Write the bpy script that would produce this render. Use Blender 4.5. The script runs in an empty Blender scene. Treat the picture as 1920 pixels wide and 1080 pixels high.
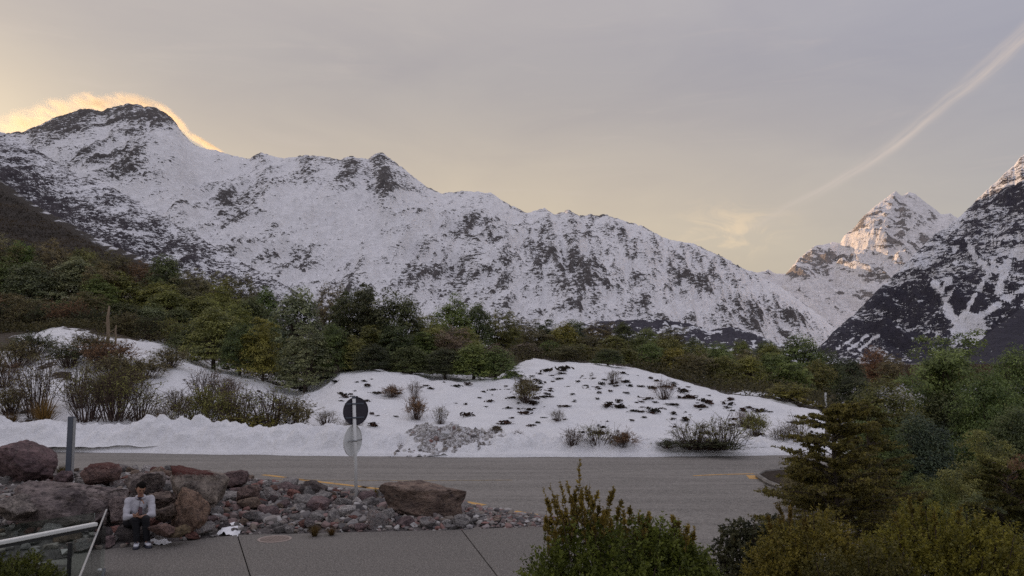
import bpy, bmesh, math, random
import numpy as np
from mathutils import Vector, Matrix, Euler

# ------------------------------------------------------------------ camera, sky, sun, exposure
scene = bpy.context.scene
col = scene.collection
F, CX, CY, PITCH, CAMZ = 1530.0, 960.0, 540.0, math.radians(5.23), 3.4
cam_data = bpy.data.cameras.new("camera")
cam_data.sensor_width = 36.0
cam_data.lens = 36.0 * F / 1920.0
cam_data.clip_start = 0.05
cam_data.clip_end = 90000.0
cam = bpy.data.objects.new("camera", cam_data)
col.objects.link(cam)
cam.location = (0, 0, CAMZ)
cam.rotation_euler = (math.radians(90) + PITCH, 0, 0)
scene.camera = cam

SUN_AZ, SUN_EL = math.radians(-40.0), math.radians(8.3)       # measured from the view axis (+Y), left is negative
SUN_DIR = Vector((math.sin(SUN_AZ) * math.cos(SUN_EL), math.cos(SUN_AZ) * math.cos(SUN_EL), math.sin(SUN_EL)))
sun_data = bpy.data.lights.new("sun", "SUN")
sun_data.energy = 3.6
sun_data.angle = math.radians(0.5)
sun_data.color = (1.0, 0.64, 0.36)
sun = bpy.data.objects.new("sun", sun_data)
col.objects.link(sun)
sun.rotation_euler = (-SUN_DIR).to_track_quat('-Z', 'Y').to_euler()
sun.location = (0, 0, 60)

scene.view_settings.view_transform = 'Standard'
scene.view_settings.look = 'None'
scene.view_settings.exposure = 0.17
scene.view_settings.gamma = 1.0
scene.view_settings.use_curve_mapping = False
scene.cycles.use_denoising = False
scene.cycles.max_bounces = 8
scene.cycles.diffuse_bounces = 5
scene.cycles.transparent_max_bounces = 12
scene.cycles.volume_bounces = 0
scene.cycles.caustics_reflective = False
scene.cycles.caustics_refractive = False


class NT:
    """short hand for building node trees"""
    def __init__(s, tree):
        s.t = tree
        s.t.nodes.clear()

    def n(s, kind, inputs=None, **props):
        nd = s.t.nodes.new(kind)
        for k, v in props.items():
            setattr(nd, k, v)
        for k, v in (inputs or {}).items():
            sock = nd.inputs[k]
            if isinstance(v, bpy.types.NodeSocket):
                s.t.links.new(v, sock)
            else:
                sock.default_value = v
        return nd

    def math(s, op, a, b=0.0, c=0.0, clamp=False):
        return s.n('ShaderNodeMath', {0: a, 1: b, 2: c}, operation=op, use_clamp=clamp).outputs[0]

    def vmath(s, op, a, b=(0, 0, 0)):
        nd = s.n('ShaderNodeVectorMath', {0: a, 1: b}, operation=op)
        return nd.outputs[1] if op in ('DOT_PRODUCT', 'LENGTH', 'DISTANCE') else nd.outputs[0]

    def mix(s, fac, a, b, blend='MIX'):
        nd = s.n('ShaderNodeMix', data_type='RGBA', blend_type=blend)
        for sock, v in ((nd.inputs[0], fac), (nd.inputs[6], a), (nd.inputs[7], b)):
            if isinstance(v, bpy.types.NodeSocket):
                s.t.links.new(v, sock)
            else:
                sock.default_value = v if not isinstance(v, tuple) or len(v) == 4 else (*v, 1)
        return nd.outputs[2]

    def ramp(s, fac, lo, hi, a=0.0, b=1.0, smooth=True):
        return s.n('ShaderNodeMapRange', {0: fac, 1: lo, 2: hi, 3: a, 4: b}, interpolation_type='SMOOTHSTEP' if smooth else 'LINEAR').outputs[0]

    def noise(s, vec, scale, detail=3.0, rough=0.55, dist=0.0, out=0):
        nd = s.n('ShaderNodeTexNoise', {'Scale': scale, 'Detail': detail, 'Roughness': rough, 'Distortion': dist})
        if vec is not None:
            s.t.links.new(vec, nd.inputs['Vector'])
        return nd.outputs[out]


def pix_dir(px, py):
    x, y = (px - CX) / F, -(py - CY) / F
    c, s_ = math.cos(PITCH), math.sin(PITCH)
    return Vector((x, c - y * s_, s_ + y * c))


world = bpy.data.worlds.new("World")
scene.world = world
world.use_nodes = True
W = NT(world.node_tree)
tc = W.n('ShaderNodeTexCoord').outputs['Generated']
nish = W.n('ShaderNodeTexSky', sky_type='NISHITA', sun_disc=False)
nish.sun_elevation = SUN_EL
nish.sun_rotation = SUN_AZ
nish.altitude = 760
nish.air_density = 1.0
nish.dust_density = 2.0
nish.ozone_density = 1.5
dirn = W.vmath('NORMALIZE', tc)
zz = W.math('MAXIMUM', W.n('ShaderNodeSeparateXYZ', {0: dirn}).outputs[2], 0.0)
sd = W.vmath('DOT_PRODUCT', dirn, tuple(SUN_DIR))
# a thin veil of high cloud: warm towards the sun, lilac away from it, brighter overhead
warm = W.mix(W.ramp(sd, 0.15, 0.95), (0.236, 0.232, 0.272, 1), (0.276, 0.248, 0.237, 1))
low = W.mix(W.ramp(zz, 0.05, 0.36), W.mix(W.ramp(sd, 0.1, 0.9), (0.42, 0.397, 0.382, 1), (0.68, 0.54, 0.36, 1)), warm)
mott = W.noise(W.vmath('MULTIPLY', dirn, (3.0, 3.0, 9.0)), 1.6, 5, 0.55, 0.6)
veil = W.mix(1.0, low, W.n('ShaderNodeCombineXYZ', {0: W.ramp(mott, 0.2, 0.8, 0.95, 1.05), 1: W.ramp(mott, 0.2, 0.8, 0.95, 1.05), 2: W.ramp(mott, 0.2, 0.8, 0.97, 1.03)}).outputs[0], 'MULTIPLY')
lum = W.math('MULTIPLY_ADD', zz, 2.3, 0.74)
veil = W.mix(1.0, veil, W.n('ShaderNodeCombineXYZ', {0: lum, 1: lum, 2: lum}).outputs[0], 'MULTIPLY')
aur = W.math('POWER', W.math('MAXIMUM', sd, 0.0), 60.0)
veil = W.mix(W.math('MULTIPLY', aur, 0.38), veil, (1.25, 0.98, 0.55, 1))
# the long cirrus streak climbing to the right, and the wisp where it starts
p0, p1 = pix_dir(1395, 420).normalized(), pix_dir(1900, 62).normalized()
pn = p0.cross(p1).normalized()
if pn.z < 0:
    pn = -pn
mid = (p0 + p1).normalized()
axis = pn.cross(mid).normalized()
if axis.x < 0:
    axis = -axis
wob = W.noise(dirn, 5.0, 3, 0.5)
off = W.math('ADD', W.vmath('DOT_PRODUCT', dirn, tuple(pn)), W.math('MULTIPLY_ADD', wob, 0.05, -0.025))
along = W.vmath('DOT_PRODUCT', dirn, tuple(axis))
off = W.math('ADD', off, W.math('MULTIPLY_ADD', W.math('MULTIPLY', along, along), -0.62, 0.026))
streak_vec = W.n('ShaderNodeCombineXYZ', {0: along, 1: W.math('MULTIPLY', off, 14.0), 2: 0.0}).outputs[0]
stn = W.noise(streak_vec, 7.0, 6, 0.62, 0.3)
wid = W.ramp(along, -0.15, 0.35, 0.005, 0.0075)
g = W.math('POWER', 2.718, W.math('MULTIPLY', W.math('POWER', W.math('ABSOLUTE', W.math('DIVIDE', off, wid)), 2.0), -1.0))
g = W.math('MULTIPLY', W.math('MULTIPLY', g, W.ramp(along, -0.21, 0.05)), W.ramp(stn, 0.30, 0.66, 0.06, 1.1))
pw = pix_dir(1365, 432).normalized()
pv = W.vmath('MULTIPLY', W.vmath('SUBTRACT', dirn, tuple(pw)), (1.0, 1.0, 2.1))
puff = W.math('MULTIPLY', W.ramp(W.vmath('LENGTH', pv), 0.10, 0.0), W.ramp(W.noise(W.vmath('MULTIPLY', dirn, (1.0, 1.0, 2.4)), 15.0, 6, 0.6, 1.2), 0.42, 0.68))
fine = W.math('MULTIPLY', W.ramp(W.noise(W.vmath('MULTIPLY', dirn, (2.0, 2.0, 14.0)), 3.0, 6, 0.6, 0.8), 0.54, 0.8), 0.14)
veil = W.mix(W.math('ADD', W.math('MULTIPLY', g, 0.75), fine, clamp=True), veil, (0.66, 0.55, 0.48, 1))
veil = W.mix(W.math('MULTIPLY', puff, 0.7), veil, (0.82, 0.63, 0.42, 1))
nsc = W.mix(1.0, nish.outputs[0], (0.09, 0.09, 0.09, 1), 'MULTIPLY')
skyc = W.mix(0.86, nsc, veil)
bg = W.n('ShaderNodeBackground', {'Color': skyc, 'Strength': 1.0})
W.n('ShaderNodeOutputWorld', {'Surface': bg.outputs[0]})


# ------------------------------------------------------------------ helpers
def at(px, py, Y):
    d = pix_dir(px, py)
    return Vector((0, 0, CAMZ)) + d * (Y / d.y)


def ground_pt(px, py, z=0.0):
    d = pix_dir(px, py)
    return Vector((0, 0, CAMZ)) + d * ((z - CAMZ) / d.z)


def to_pix(x, y, z):
    """where points appear, used to decide which outcrop lies where while building"""
    c, s_ = math.cos(PITCH), math.sin(PITCH)
    zz_ = z - CAMZ
    dep = y * c + zz_ * s_
    return CX + F * x / dep, CY - F * (-y * s_ + zz_ * c) / dep


def _h(ix, iy, iz, seed):
    n = (ix.astype(np.int64) * 374761393 + iy.astype(np.int64) * 668265263 + iz.astype(np.int64) * 2147483647 + seed * 1274126177) & 0xffffffff
    n = ((n ^ (n >> 13)) * 1274126177) & 0xffffffff
    n = ((n ^ (n >> 16)) * 2246822519) & 0xffffffff
    return ((n ^ (n >> 15)) & 0xffffff) / float(0xffffff)


def vn2(x, y, seed=0):
    x, y = np.asarray(x, float), np.asarray(y, float)
    ix, iy = np.floor(x), np.floor(y)
    fx, fy = x - ix, y - iy
    fx, fy = fx * fx * fx * (fx * (fx * 6 - 15) + 10), fy * fy * fy * (fy * (fy * 6 - 15) + 10)
    z0 = np.zeros_like(ix)
    a, b = _h(ix, iy, z0, seed), _h(ix + 1, iy, z0, seed)
    c, d = _h(ix, iy + 1, z0, seed), _h(ix + 1, iy + 1, z0, seed)
    return (a * (1 - fx) + b * fx) * (1 - fy) + (c * (1 - fx) + d * fx) * fy


def fbm(x, y, octv=5, seed=0, gain=0.5, lac=2.03):
    s, amp, tot = 0.0, 1.0, 0.0
    for o in range(octv):
        s = s + amp * vn2(x * lac ** o + 17.3 * o, y * lac ** o - 9.1 * o, seed + o)
        tot += amp
        amp *= gain
    return s / tot


def ridged(x, y, octv=5, seed=0, gain=0.55):
    s, amp, tot = 0.0, 1.0, 0.0
    for o in range(octv):
        s = s + amp * (1 - np.abs(2 * vn2(x * 2.05 ** o + 31.7 * o, y * 2.05 ** o + 5.3 * o, seed + o) - 1))
        tot += amp
        amp *= gain
    return s / tot


def n3(p, scale, seed=0):
    """cheap 3-D noise: three slices of 2-D noise"""
    x, y, z = p[:, 0] * scale, p[:, 1] * scale, p[:, 2] * scale
    return (vn2(x + z * .61, y - z * .37, seed) + vn2(y + x * .41, z + x * .23, seed + 7) + vn2(z - y * .33, x + y * .51, seed + 13)) / 3


def sstep(x, a, b):
    t = np.clip((x - a) / (b - a), 0, 1)
    return t * t * (3 - 2 * t)


def interp(pts, x):
    a = np.array(pts, float)
    return np.interp(x, a[:, 0], a[:, 1])


def mesh_arrays(name, verts, faces, mat=None, smooth=False, attrs=None, face_attrs=None):
    verts = np.asarray(verts, np.float32).reshape(-1, 3)
    faces = np.asarray(faces, np.int32)
    k = faces.shape[1]
    me = bpy.data.meshes.new(name)
    me.vertices.add(len(verts))
    me.vertices.foreach_set("co", verts.ravel())
    me.loops.add(faces.size)
    me.loops.foreach_set("vertex_index", faces.ravel())
    me.polygons.add(len(faces))
    me.polygons.foreach_set("loop_start", np.arange(0, faces.size, k, dtype=np.int32))
    try:
        me.polygons.foreach_set("loop_total", np.full(len(faces), k, np.int32))
    except Exception:
        pass
    me.polygons.foreach_set("use_smooth", np.full(len(faces), smooth, bool))
    for an, av in (attrs or {}).items():
        at_ = me.attributes.new(an, 'FLOAT', 'POINT')
        at_.data.foreach_set("value", np.asarray(av, np.float32).ravel())
    for an, av in (face_attrs or {}).items():
        at_ = me.attributes.new(an, 'FLOAT', 'FACE')
        at_.data.foreach_set("value", np.asarray(av, np.float32).ravel())
    me.update(calc_edges=True)
    if mat:
        me.materials.append(mat)
    return me


def obj(name, me, parent=None, loc=None):
    o = bpy.data.objects.new(name, me)
    col.objects.link(o)
    if parent:
        o.parent = parent
    if loc is not None:
        o.location = loc
    return o


def T(o, label=None, cat=None, group=None, kind=None):
    if label:
        o["label"] = label
    if cat:
        o["category"] = cat
    if group:
        o["group"] = group
    if kind:
        o["kind"] = kind
    return o


def empty(name, loc, label, cat, group=None, rz=0.0):
    o = bpy.data.objects.new(name, None)
    col.objects.link(o)
    o.location = loc
    o.rotation_euler = (0, 0, rz)
    o.empty_display_size = 0.2
    return T(o, label, cat, group)


def copy_tree(src):
    """a thing with its parts; the copies share mesh data"""
    r = src.copy()
    col.objects.link(r)
    for ch in list(src.children):
        c = ch.copy()
        col.objects.link(c)
        c.parent = r
        for g_ in list(ch.children):
            d = g_.copy()
            col.objects.link(d)
            d.parent = c
    return r


def grid_faces(nc, nr):
    i = np.arange(nr - 1)[:, None] * nc + np.arange(nc - 1)[None, :]
    return np.stack([i, i + 1, i + nc + 1, i + nc], -1).reshape(-1, 4)


class Acc:
    """collects tubes, boxes and polygons into one mesh"""
    def __init__(s):
        s.v, s.f = [], []

    def tube(s, pts, rad, n=6, cap=True):
        pts = [Vector(p) for p in pts]
        base = len(s.v)
        up = Vector((0.13, 0.21, 1)).normalized()
        for i, p in enumerate(pts):
            d = (pts[min(i + 1, len(pts) - 1)] - pts[max(i - 1, 0)])
            d = d.normalized() if d.length > 1e-9 else Vector((0, 0, 1))
            a = d.cross(up)
            a = a.normalized() if a.length > 1e-4 else Vector((1, 0, 0))
            b = d.cross(a)
            r = rad[i] if hasattr(rad, '__len__') else rad
            for k in range(n):
                t = 2 * math.pi * k / n
                s.v.append(tuple(p + a * (r * math.cos(t)) + b * (r * math.sin(t))))
        for i in range(len(pts) - 1):
            for k in range(n):
                a0, a1 = base + i * n + k, base + i * n + (k + 1) % n
                s.f.append((a0, a1, a1 + n, a0 + n))
        if cap:
            s.f.append(tuple(base + k for k in range(n))[::-1])
            s.f.append(tuple(base + (len(pts) - 1) * n + k for k in range(n)))
        return s

    def box(s, c, size, rot=None):
        base = len(s.v)
        m = rot.to_matrix() if rot is not None else Matrix.Identity(3)
        for dx in (-.5, .5):
            for dy in (-.5, .5):
                for dz in (-.5, .5):
                    s.v.append(tuple(Vector(c) + m @ Vector((dx * size[0], dy * size[1], dz * size[2]))))
        for q in ((0, 1, 3, 2), (4, 6, 7, 5), (0, 4, 5, 1), (2, 3, 7, 6), (0, 2, 6, 4), (1, 5, 7, 3)):
            s.f.append(tuple(base + i for i in q))
        return s

    def prism(s, poly, z0, z1):
        base, n = len(s.v), len(poly)
        for z in (z0, z1):
            for p in poly:
                s.v.append((p[0], p[1], z))
        s.f.append(tuple(base + i for i in range(n))[::-1])
        s.f.append(tuple(base + n + i for i in range(n)))
        for i in range(n):
            j = (i + 1) % n
            s.f.append((base + i, base + j, base + n + j, base + n + i))
        return s

    def mesh(s, name, mat=None, smooth=False, bevel=0.0):
        me = bpy.data.meshes.new(name)
        me.from_pydata(s.v, [], s.f)
        bm = bmesh.new()
        bm.from_mesh(me)
        bmesh.ops.recalc_face_normals(bm, faces=bm.faces)
        if bevel:
            bmesh.ops.bevel(bm, geom=bm.edges[:], offset=bevel, segments=2, affect='EDGES', clamp_overlap=True)
        if smooth:
            for f_ in bm.faces:
                f_.smooth = True
        bm.to_mesh(me)
        bm.free()
        if mat:
            me.materials.append(mat)
        return me


# ------------------------------------------------------------------ materials
def new_mat(name):
    m = bpy.data.materials.new(name)
    m.use_nodes = True
    return m, NT(m.node_tree)


def finish(N, colr, rough=0.8, bump=None, bstr=0.3, bdist=0.02, spec=0.3, metal=0.0, extra=None):
    ins = {'Base Color': colr, 'Roughness': rough, 'Metallic': metal, 'Specular IOR Level': spec}
    if bump is not None:
        ins['Normal'] = N.n('ShaderNodeBump', {'Height': bump, 'Strength': bstr, 'Distance': bdist}).outputs[0]
    b = N.n('ShaderNodeBsdfPrincipled', ins)
    for k, v in (extra or {}).items():
        b.inputs[k].default_value = v
    N.n('ShaderNodeOutputMaterial', {'Surface': b.outputs[0]})
    return b


def simple_mat(name, c, rough=0.6, var=0.15, scale=20.0, metal=0.0, spec=0.4):
    m, N = new_mat(name)
    p = N.n('ShaderNodeTexCoord').outputs['Object']
    ns = N.noise(p, scale, 4)
    lo = tuple(x * (1 - var) for x in c)
    hi = tuple(min(1, x * (1 + var)) for x in c)
    finish(N, N.mix(ns, lo, hi), rough, ns, 0.15, 0.005, spec, metal)
    return m


def mountain_mat(name, rock_c, snow_c, scale, veg_c=(0.03, 0.03, 0.02), ang=30.0, amp=1.0):
    m, N = new_mat(name)
    p = N.n('ShaderNodeTexCoord').outputs['Object']
    ps = N.n('ShaderNodeMapping', {'Vector': p, 'Rotation': (0, math.radians(ang), 0), 'Scale': (0.55, 0.35, 1.35)}).outputs[0]
    rk = N.n('ShaderNodeAttribute', attribute_name='rock').outputs['Fac']
    vg = N.n('ShaderNodeAttribute', attribute_name='veg').outputs['Fac']
    nf = N.noise(ps, scale, 5, 0.68, 0.35)
    n2 = N.noise(p, scale * 2.3, 4, 0.6)
    nc = N.noise(p, scale * 0.22, 4, 0.55)
    br = N.math('ADD', N.math('MULTIPLY_ADD', nf, 1.9 * amp, -0.95 * amp), N.math('MULTIPLY_ADD', n2, 0.8 * amp, -0.4 * amp))
    msk = N.ramp(N.math('ADD', rk, br), 0.42, 0.60)
    rc = N.mix(nc, tuple(x * 0.6 for x in rock_c), tuple(x * 1.5 for x in rock_c))
    rc = N.mix(N.math('MULTIPLY', N.ramp(n2, 0.5, 0.72), 0.45), rc, tuple(x * 2.6 for x in rock_c))
    vmsk = N.ramp(N.math('ADD', vg, N.math('MULTIPLY_ADD', nf, 0.6, -0.3)), 0.4, 0.6)
    rc = N.mix(vmsk, rc, N.mix(nf, tuple(x * 0.5 for x in veg_c), tuple(x * 1.9 for x in veg_c)))
    sc_ = N.mix(N.ramp(N.math('ADD', N.math('MULTIPLY', nf, 0.6), N.math('MULTIPLY', n2, 0.4)), 0.36, 0.62), tuple(x * 0.86 for x in snow_c), tuple(min(.95, x * 1.06) for x in snow_c))
    hgt = N.math('ADD', N.math('ADD', N.math('MULTIPLY', nf, 0.8), N.math('MULTIPLY', n2, 0.35)), N.math('MULTIPLY', msk, 0.5))
    finish(N, N.mix(msk, sc_, rc), 0.75, hgt, 1.0, 0.75 / scale, 0.15)
    return m


def leaf_mat(name, trans=0.38):
    m, N = new_mat(name)
    oc = N.n('ShaderNodeObjectInfo')
    tone = N.n('ShaderNodeAttribute', attribute_name='tone').outputs['Fac']
    base = N.mix(N.ramp(tone, 0.0, 1.0, 0.0, 1.0, False), N.mix(1.0, oc.outputs['Color'], (0.40, 0.40, 0.42, 1), 'MULTIPLY'),
                 N.mix(1.0, oc.outputs['Color'], (1.75, 1.55, 1.2, 1), 'MULTIPLY'))
    base = N.mix(N.ramp(tone, 0.93, 0.97), base, N.mix(0.5, base, (0.17, 0.10, 0.035, 1)))
    p = N.n('ShaderNodeBsdfPrincipled', {'Base Color': base, 'Roughness': 0.55, 'Specular IOR Level': 0.35})
    tr = N.n('ShaderNodeBsdfTranslucent', {'Color': base})
    ms = N.n('ShaderNodeMixShader', {0: trans, 1: p.outputs[0], 2: tr.outputs[0]})
    N.n('ShaderNodeOutputMaterial', {'Surface': ms.outputs[0]})
    return m


def bark_mat(name, c):
    m, N = new_mat(name)
    p = N.n('ShaderNodeTexCoord').outputs['Object']
    ns = N.noise(N.vmath('MULTIPLY', p, (6.0, 6.0, 1.2)), 6.0, 5, 0.6)
    finish(N, N.mix(ns, tuple(x * 0.45 for x in c), tuple(x * 1.5 for x in c)), 0.9, ns, 0.6, 0.02, 0.1)
    return m


def rock_mat(name, red=(0.115, 0.045, 0.038), lichen=0.60):
    m, N = new_mat(name)
    oi = N.n('ShaderNodeObjectInfo')
    p = N.n('ShaderNodeTexCoord').outputs['Object']
    p = N.vmath('ADD', p, N.n('ShaderNodeCombineXYZ', {0: N.math('MULTIPLY', oi.outputs['Random'], 37.0), 1: N.math('MULTIPLY', oi.outputs['Random'], 91.0), 2: 0.0}).outputs[0])
    n1 = N.noise(p, 2.6, 6, 0.62, 0.4)
    n2 = N.noise(p, 11.0, 5, 0.65)
    n3_ = N.noise(p, 30.0, 4, 0.6)
    c = N.mix(N.ramp(n1, 0.3, 0.7), N.mix(1.0, oi.outputs['Color'], (0.5, 0.48, 0.5, 1), 'MULTIPLY'), N.mix(1.0, oi.outputs['Color'], (1.35, 1.3, 1.25, 1), 'MULTIPLY'))
    c = N.mix(N.math('MULTIPLY', N.ramp(n2, 0.48, 0.66), 0.7), c, (0.045, 0.037, 0.04, 1))
    rd = N.n('ShaderNodeAttribute', attribute_name='red').outputs['Fac']
    c = N.mix(N.ramp(N.math('ADD', rd, N.math('ADD', N.math('MULTIPLY_ADD', n2, 1.5, -0.75), N.math('MULTIPLY_ADD', n1, 1.4, -0.7))), 0.30, 0.80), c, N.mix(n3_, tuple(x * 0.6 for x in red), tuple(x * 1.5 for x in red)))
    c = N.mix(N.math('MULTIPLY', N.ramp(N.noise(p, 17.0, 4, 0.6, 0.5), lichen, lichen + 0.08), 0.6), c, (0.30, 0.29, 0.25, 1))
    hgt = N.math('ADD', N.math('MULTIPLY', n1, 0.6), N.math('ADD', N.math('MULTIPLY', n2, 0.5), N.math('MULTIPLY', n3_, 0.25)))
    finish(N, c, 0.88, hgt, 1.0, 0.12, 0.15)
    return m


def snow_mat(name, dirt=0.0, attr=False, soil=(0.045, 0.032, 0.02), bd=0.22):
    m, N = new_mat(name)
    p = N.n('ShaderNodeTexCoord').outputs['Object']
    n1 = N.noise(p, 0.9, 5, 0.6, 0.2)
    n2 = N.noise(p, 7.0, 5, 0.65)
    n3_ = N.noise(p, 28.0, 4, 0.6)
    c = N.mix(N.ramp(N.math('ADD', N.math('MULTIPLY', n1, .5), N.math('MULTIPLY', n2, .5)), 0.35, 0.65), (0.84, 0.835, 0.845, 1), (0.945, 0.94, 0.945, 1))
    if dirt:
        d = N.math('MULTIPLY', N.ramp(N.math('ADD', N.math('MULTIPLY', n2, 0.6), N.math('MULTIPLY', n3_, 0.5)), 0.66 - 0.3 * dirt, 0.80 - 0.25 * dirt), min(1.0, 0.25 + dirt))
        c = N.mix(d, c, N.mix(n3_, (0.09, 0.075, 0.065, 1), (0.24, 0.21, 0.19, 1)))
    if attr:
        sn = N.n('ShaderNodeAttribute', attribute_name='snow').outputs['Fac']
        msk = N.ramp(N.math('ADD', sn, N.math('MULTIPLY_ADD', N.noise(p, 2.2, 6, 0.62, 0.5), 0.9, -0.45)), 0.44, 0.52)
        c = N.mix(msk, N.mix(n2, tuple(x * 0.5 for x in soil), tuple(x * 1.8 for x in soil)), c)
        c = N.mix(N.math('MULTIPLY', N.ramp(n3_, 0.64, 0.74), 0.30), c, (0.33, 0.28, 0.25, 1))
    hgt = N.math('ADD', N.math('MULTIPLY', n1, 0.8), N.math('ADD', N.math('MULTIPLY', n2, 0.4), N.math('MULTIPLY', n3_, 0.12)))
    finish(N, c, 0.6, hgt, 0.9, bd, 0.25)
    return m


def asphalt_mat(name, c, speck, scale, worn=True):
    m, N = new_mat(name)
    p = N.n('ShaderNodeTexCoord').outputs['Object']
    n1 = N.noise(N.vmath('MULTIPLY', p, (0.10, 1.3, 1.0)), 1.0, 6, 0.62, 0.5)     # wheel tracks run along the road
    n2 = N.noise(p, 0.35, 4, 0.6)
    n3_ = N.noise(p, scale, 3, 0.7)
    k = N.math('ADD', N.math('MULTIPLY', N.ramp(n1, 0.36, 0.64), 0.62 if worn else 0.12), N.math('MULTIPLY', N.ramp(n2, .3, .7), 0.4))
    cc = N.mix(k, tuple(x * 0.62 for x in c), tuple(x * 1.30 for x in c))
    n4 = N.noise(p, scale * 0.28, 4, 0.75)
    cc = N.mix(N.math('MULTIPLY', N.ramp(n4, 0.40, 0.70), 0.45), cc, tuple(x * 1.6 for x in c))
    cc = N.mix(N.math('MULTIPLY', N.ramp(n4, 0.48, 0.28), 0.5), cc, tuple(x * 0.5 for x in c))
    cc = N.mix(N.ramp(n3_, 0.45, 0.75), cc, speck)
    cc = N.mix(N.math('MULTIPLY', N.ramp(n3_, 0.45, 0.25), 0.6), cc, tuple(x * 0.4 for x in c))
    rg = N.ramp(n2, 0.3, 0.7, 0.62, 0.85)
    finish(N, cc, rg, n3_, 0.5, 0.01, 0.3)
    return m


def paint_mat(name, c, wear=0.5):
    m, N = new_mat(name)
    p = N.n('ShaderNodeTexCoord').outputs['Object']
    ns = N.noise(p, 5.0, 6, 0.7)
    nf = N.noise(p, 60.0, 3, 0.7)
    w_ = N.ramp(N.math('ADD', N.math('MULTIPLY', ns, 0.7), N.math('MULTIPLY', nf, 0.3)), wear - 0.08, wear + 0.08)
    finish(N, N.mix(w_, (0.075, 0.07, 0.068, 1), c), 0.6, nf, 0.3, 0.004)
    return m


def soil_mat(name, a, b, scale=3.0):
    m, N = new_mat(name)
    p = N.n('ShaderNodeTexCoord').outputs['Object']
    n1 = N.noise(p, scale, 6, 0.65)
    n2 = N.noise(p, scale * 12, 4, 0.7)
    c = N.mix(N.ramp(n1, 0.3, 0.7), a, b)
    c = N.mix(N.ramp(n2, 0.55, 0.75), c, tuple(min(1, x * 2.4) for x in b))
    finish(N, c, 0.95, n2, 0.8, 0.03, 0.1)
    return m


M = {}
M['leaf'] = leaf_mat('leaf')
M['bark'] = bark_mat('bark', (0.10, 0.08, 0.065))
M['bark_pale'] = bark_mat('bark_pale', (0.26, 0.20, 0.14))
M['twig'] = bark_mat('twig', (0.085, 0.06, 0.05))
M['rock'] = rock_mat('rock')
M['snow'] = snow_mat('snow')
M['snow_scrap'] = snow_mat('snow_scrap', bd=0.02)
M['snow_bank'] = snow_mat('snow_bank', attr=True)
M['snow_berm'] = snow_mat('snow_berm', dirt=0.12)
M['snow_dirty'] = snow_mat('snow_dirty', dirt=0.72)
M['asphalt'] = asphalt_mat('asphalt', (0.182, 0.167, 0.150), (0.35, 0.325, 0.295), 26.0)
M['path'] = asphalt_mat('path', (0.138, 0.124, 0.110), (0.38, 0.355, 0.32), 38.0, False)
M['yellow'] = paint_mat('yellow', (0.58, 0.33, 0.09, 1), 0.42)
M['yellow_faded'] = paint_mat('yellow_faded', (0.34, 0.25, 0.12, 1), 0.47)
M['soil'] = soil_mat('soil', (0.03, 0.024, 0.02), (0.075, 0.058, 0.045), 6.0)
M['gravel_soil'] = soil_mat('gravel_soil', (0.06, 0.052, 0.05), (0.19, 0.17, 0.16), 6.0)
M['valley'] = soil_mat('valley', (0.10, 0.085, 0.06), (0.5, 0.5, 0.52), 0.02)
M['concrete'] = simple_mat('concrete', (0.36, 0.35, 0.33), 0.85, 0.25, 9.0)
M['white_paint'] = simple_mat('white_paint', (0.74, 0.74, 0.72), 0.45, 0.08)
M['white_rail'] = simple_mat('white_rail', (0.82, 0.82, 0.78), 0.35, 0.04)
M['sign_back'] = simple_mat('sign_back', (0.045, 0.04, 0.055), 0.45, 0.25, 8.0)
M['sign_grey'] = simple_mat('sign_grey', (0.78, 0.79, 0.78), 0.4, 0.1, 8.0)
M['steel_blue'] = simple_mat('steel_blue', (0.105, 0.12, 0.15), 0.45, 0.2, 6.0)
M['steel'] = simple_mat('steel', (0.45, 0.46, 0.47), 0.4, 0.1, 10.0, 0.7)
M['rail_dark'] = simple_mat('rail_dark', (0.05, 0.05, 0.05), 0.4, 0.1)
M['rust'] = simple_mat('rust', (0.20, 0.155, 0.13), 0.85, 0.4, 12.0)
M['rust_pale'] = simple_mat('rust_pale', (0.36, 0.29, 0.25), 0.8, 0.25, 12.0)
# ------------------------------------------------------------------ the mountains
M['mtn_main'] = mountain_mat('mtn_main', (0.092, 0.082, 0.080), (0.88, 0.865, 0.87), 0.052, ang=24, amp=1.6)
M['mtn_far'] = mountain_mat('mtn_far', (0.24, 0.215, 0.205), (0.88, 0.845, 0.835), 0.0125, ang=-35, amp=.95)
M['mtn_right'] = mountain_mat('mtn_right', (0.055, 0.050, 0.064), (0.84, 0.835, 0.86), 0.075, (0.038, 0.035, 0.047), ang=-40, amp=1.6)
M['mtn_left'] = mountain_mat('mtn_left', (0.05, 0.042, 0.048), (0.86, 0.85, 0.87), 0.20, (0.050, 0.040, 0.030), ang=32, amp=1.9)
M['mtn_low'] = mountain_mat('mtn_low', (0.045, 0.038, 0.036), (0.72, 0.71, 0.73), 0.30, (0.038, 0.031, 0.026), ang=32, amp=.5)


def blobs(px, py, lst):
    s = np.zeros_like(px)
    for (x, y, rx, ry, k) in lst:
        s = s + k * np.exp(-((px - x) / rx) ** 2 - ((py - y) / ry) ** 2)
    return s


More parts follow.
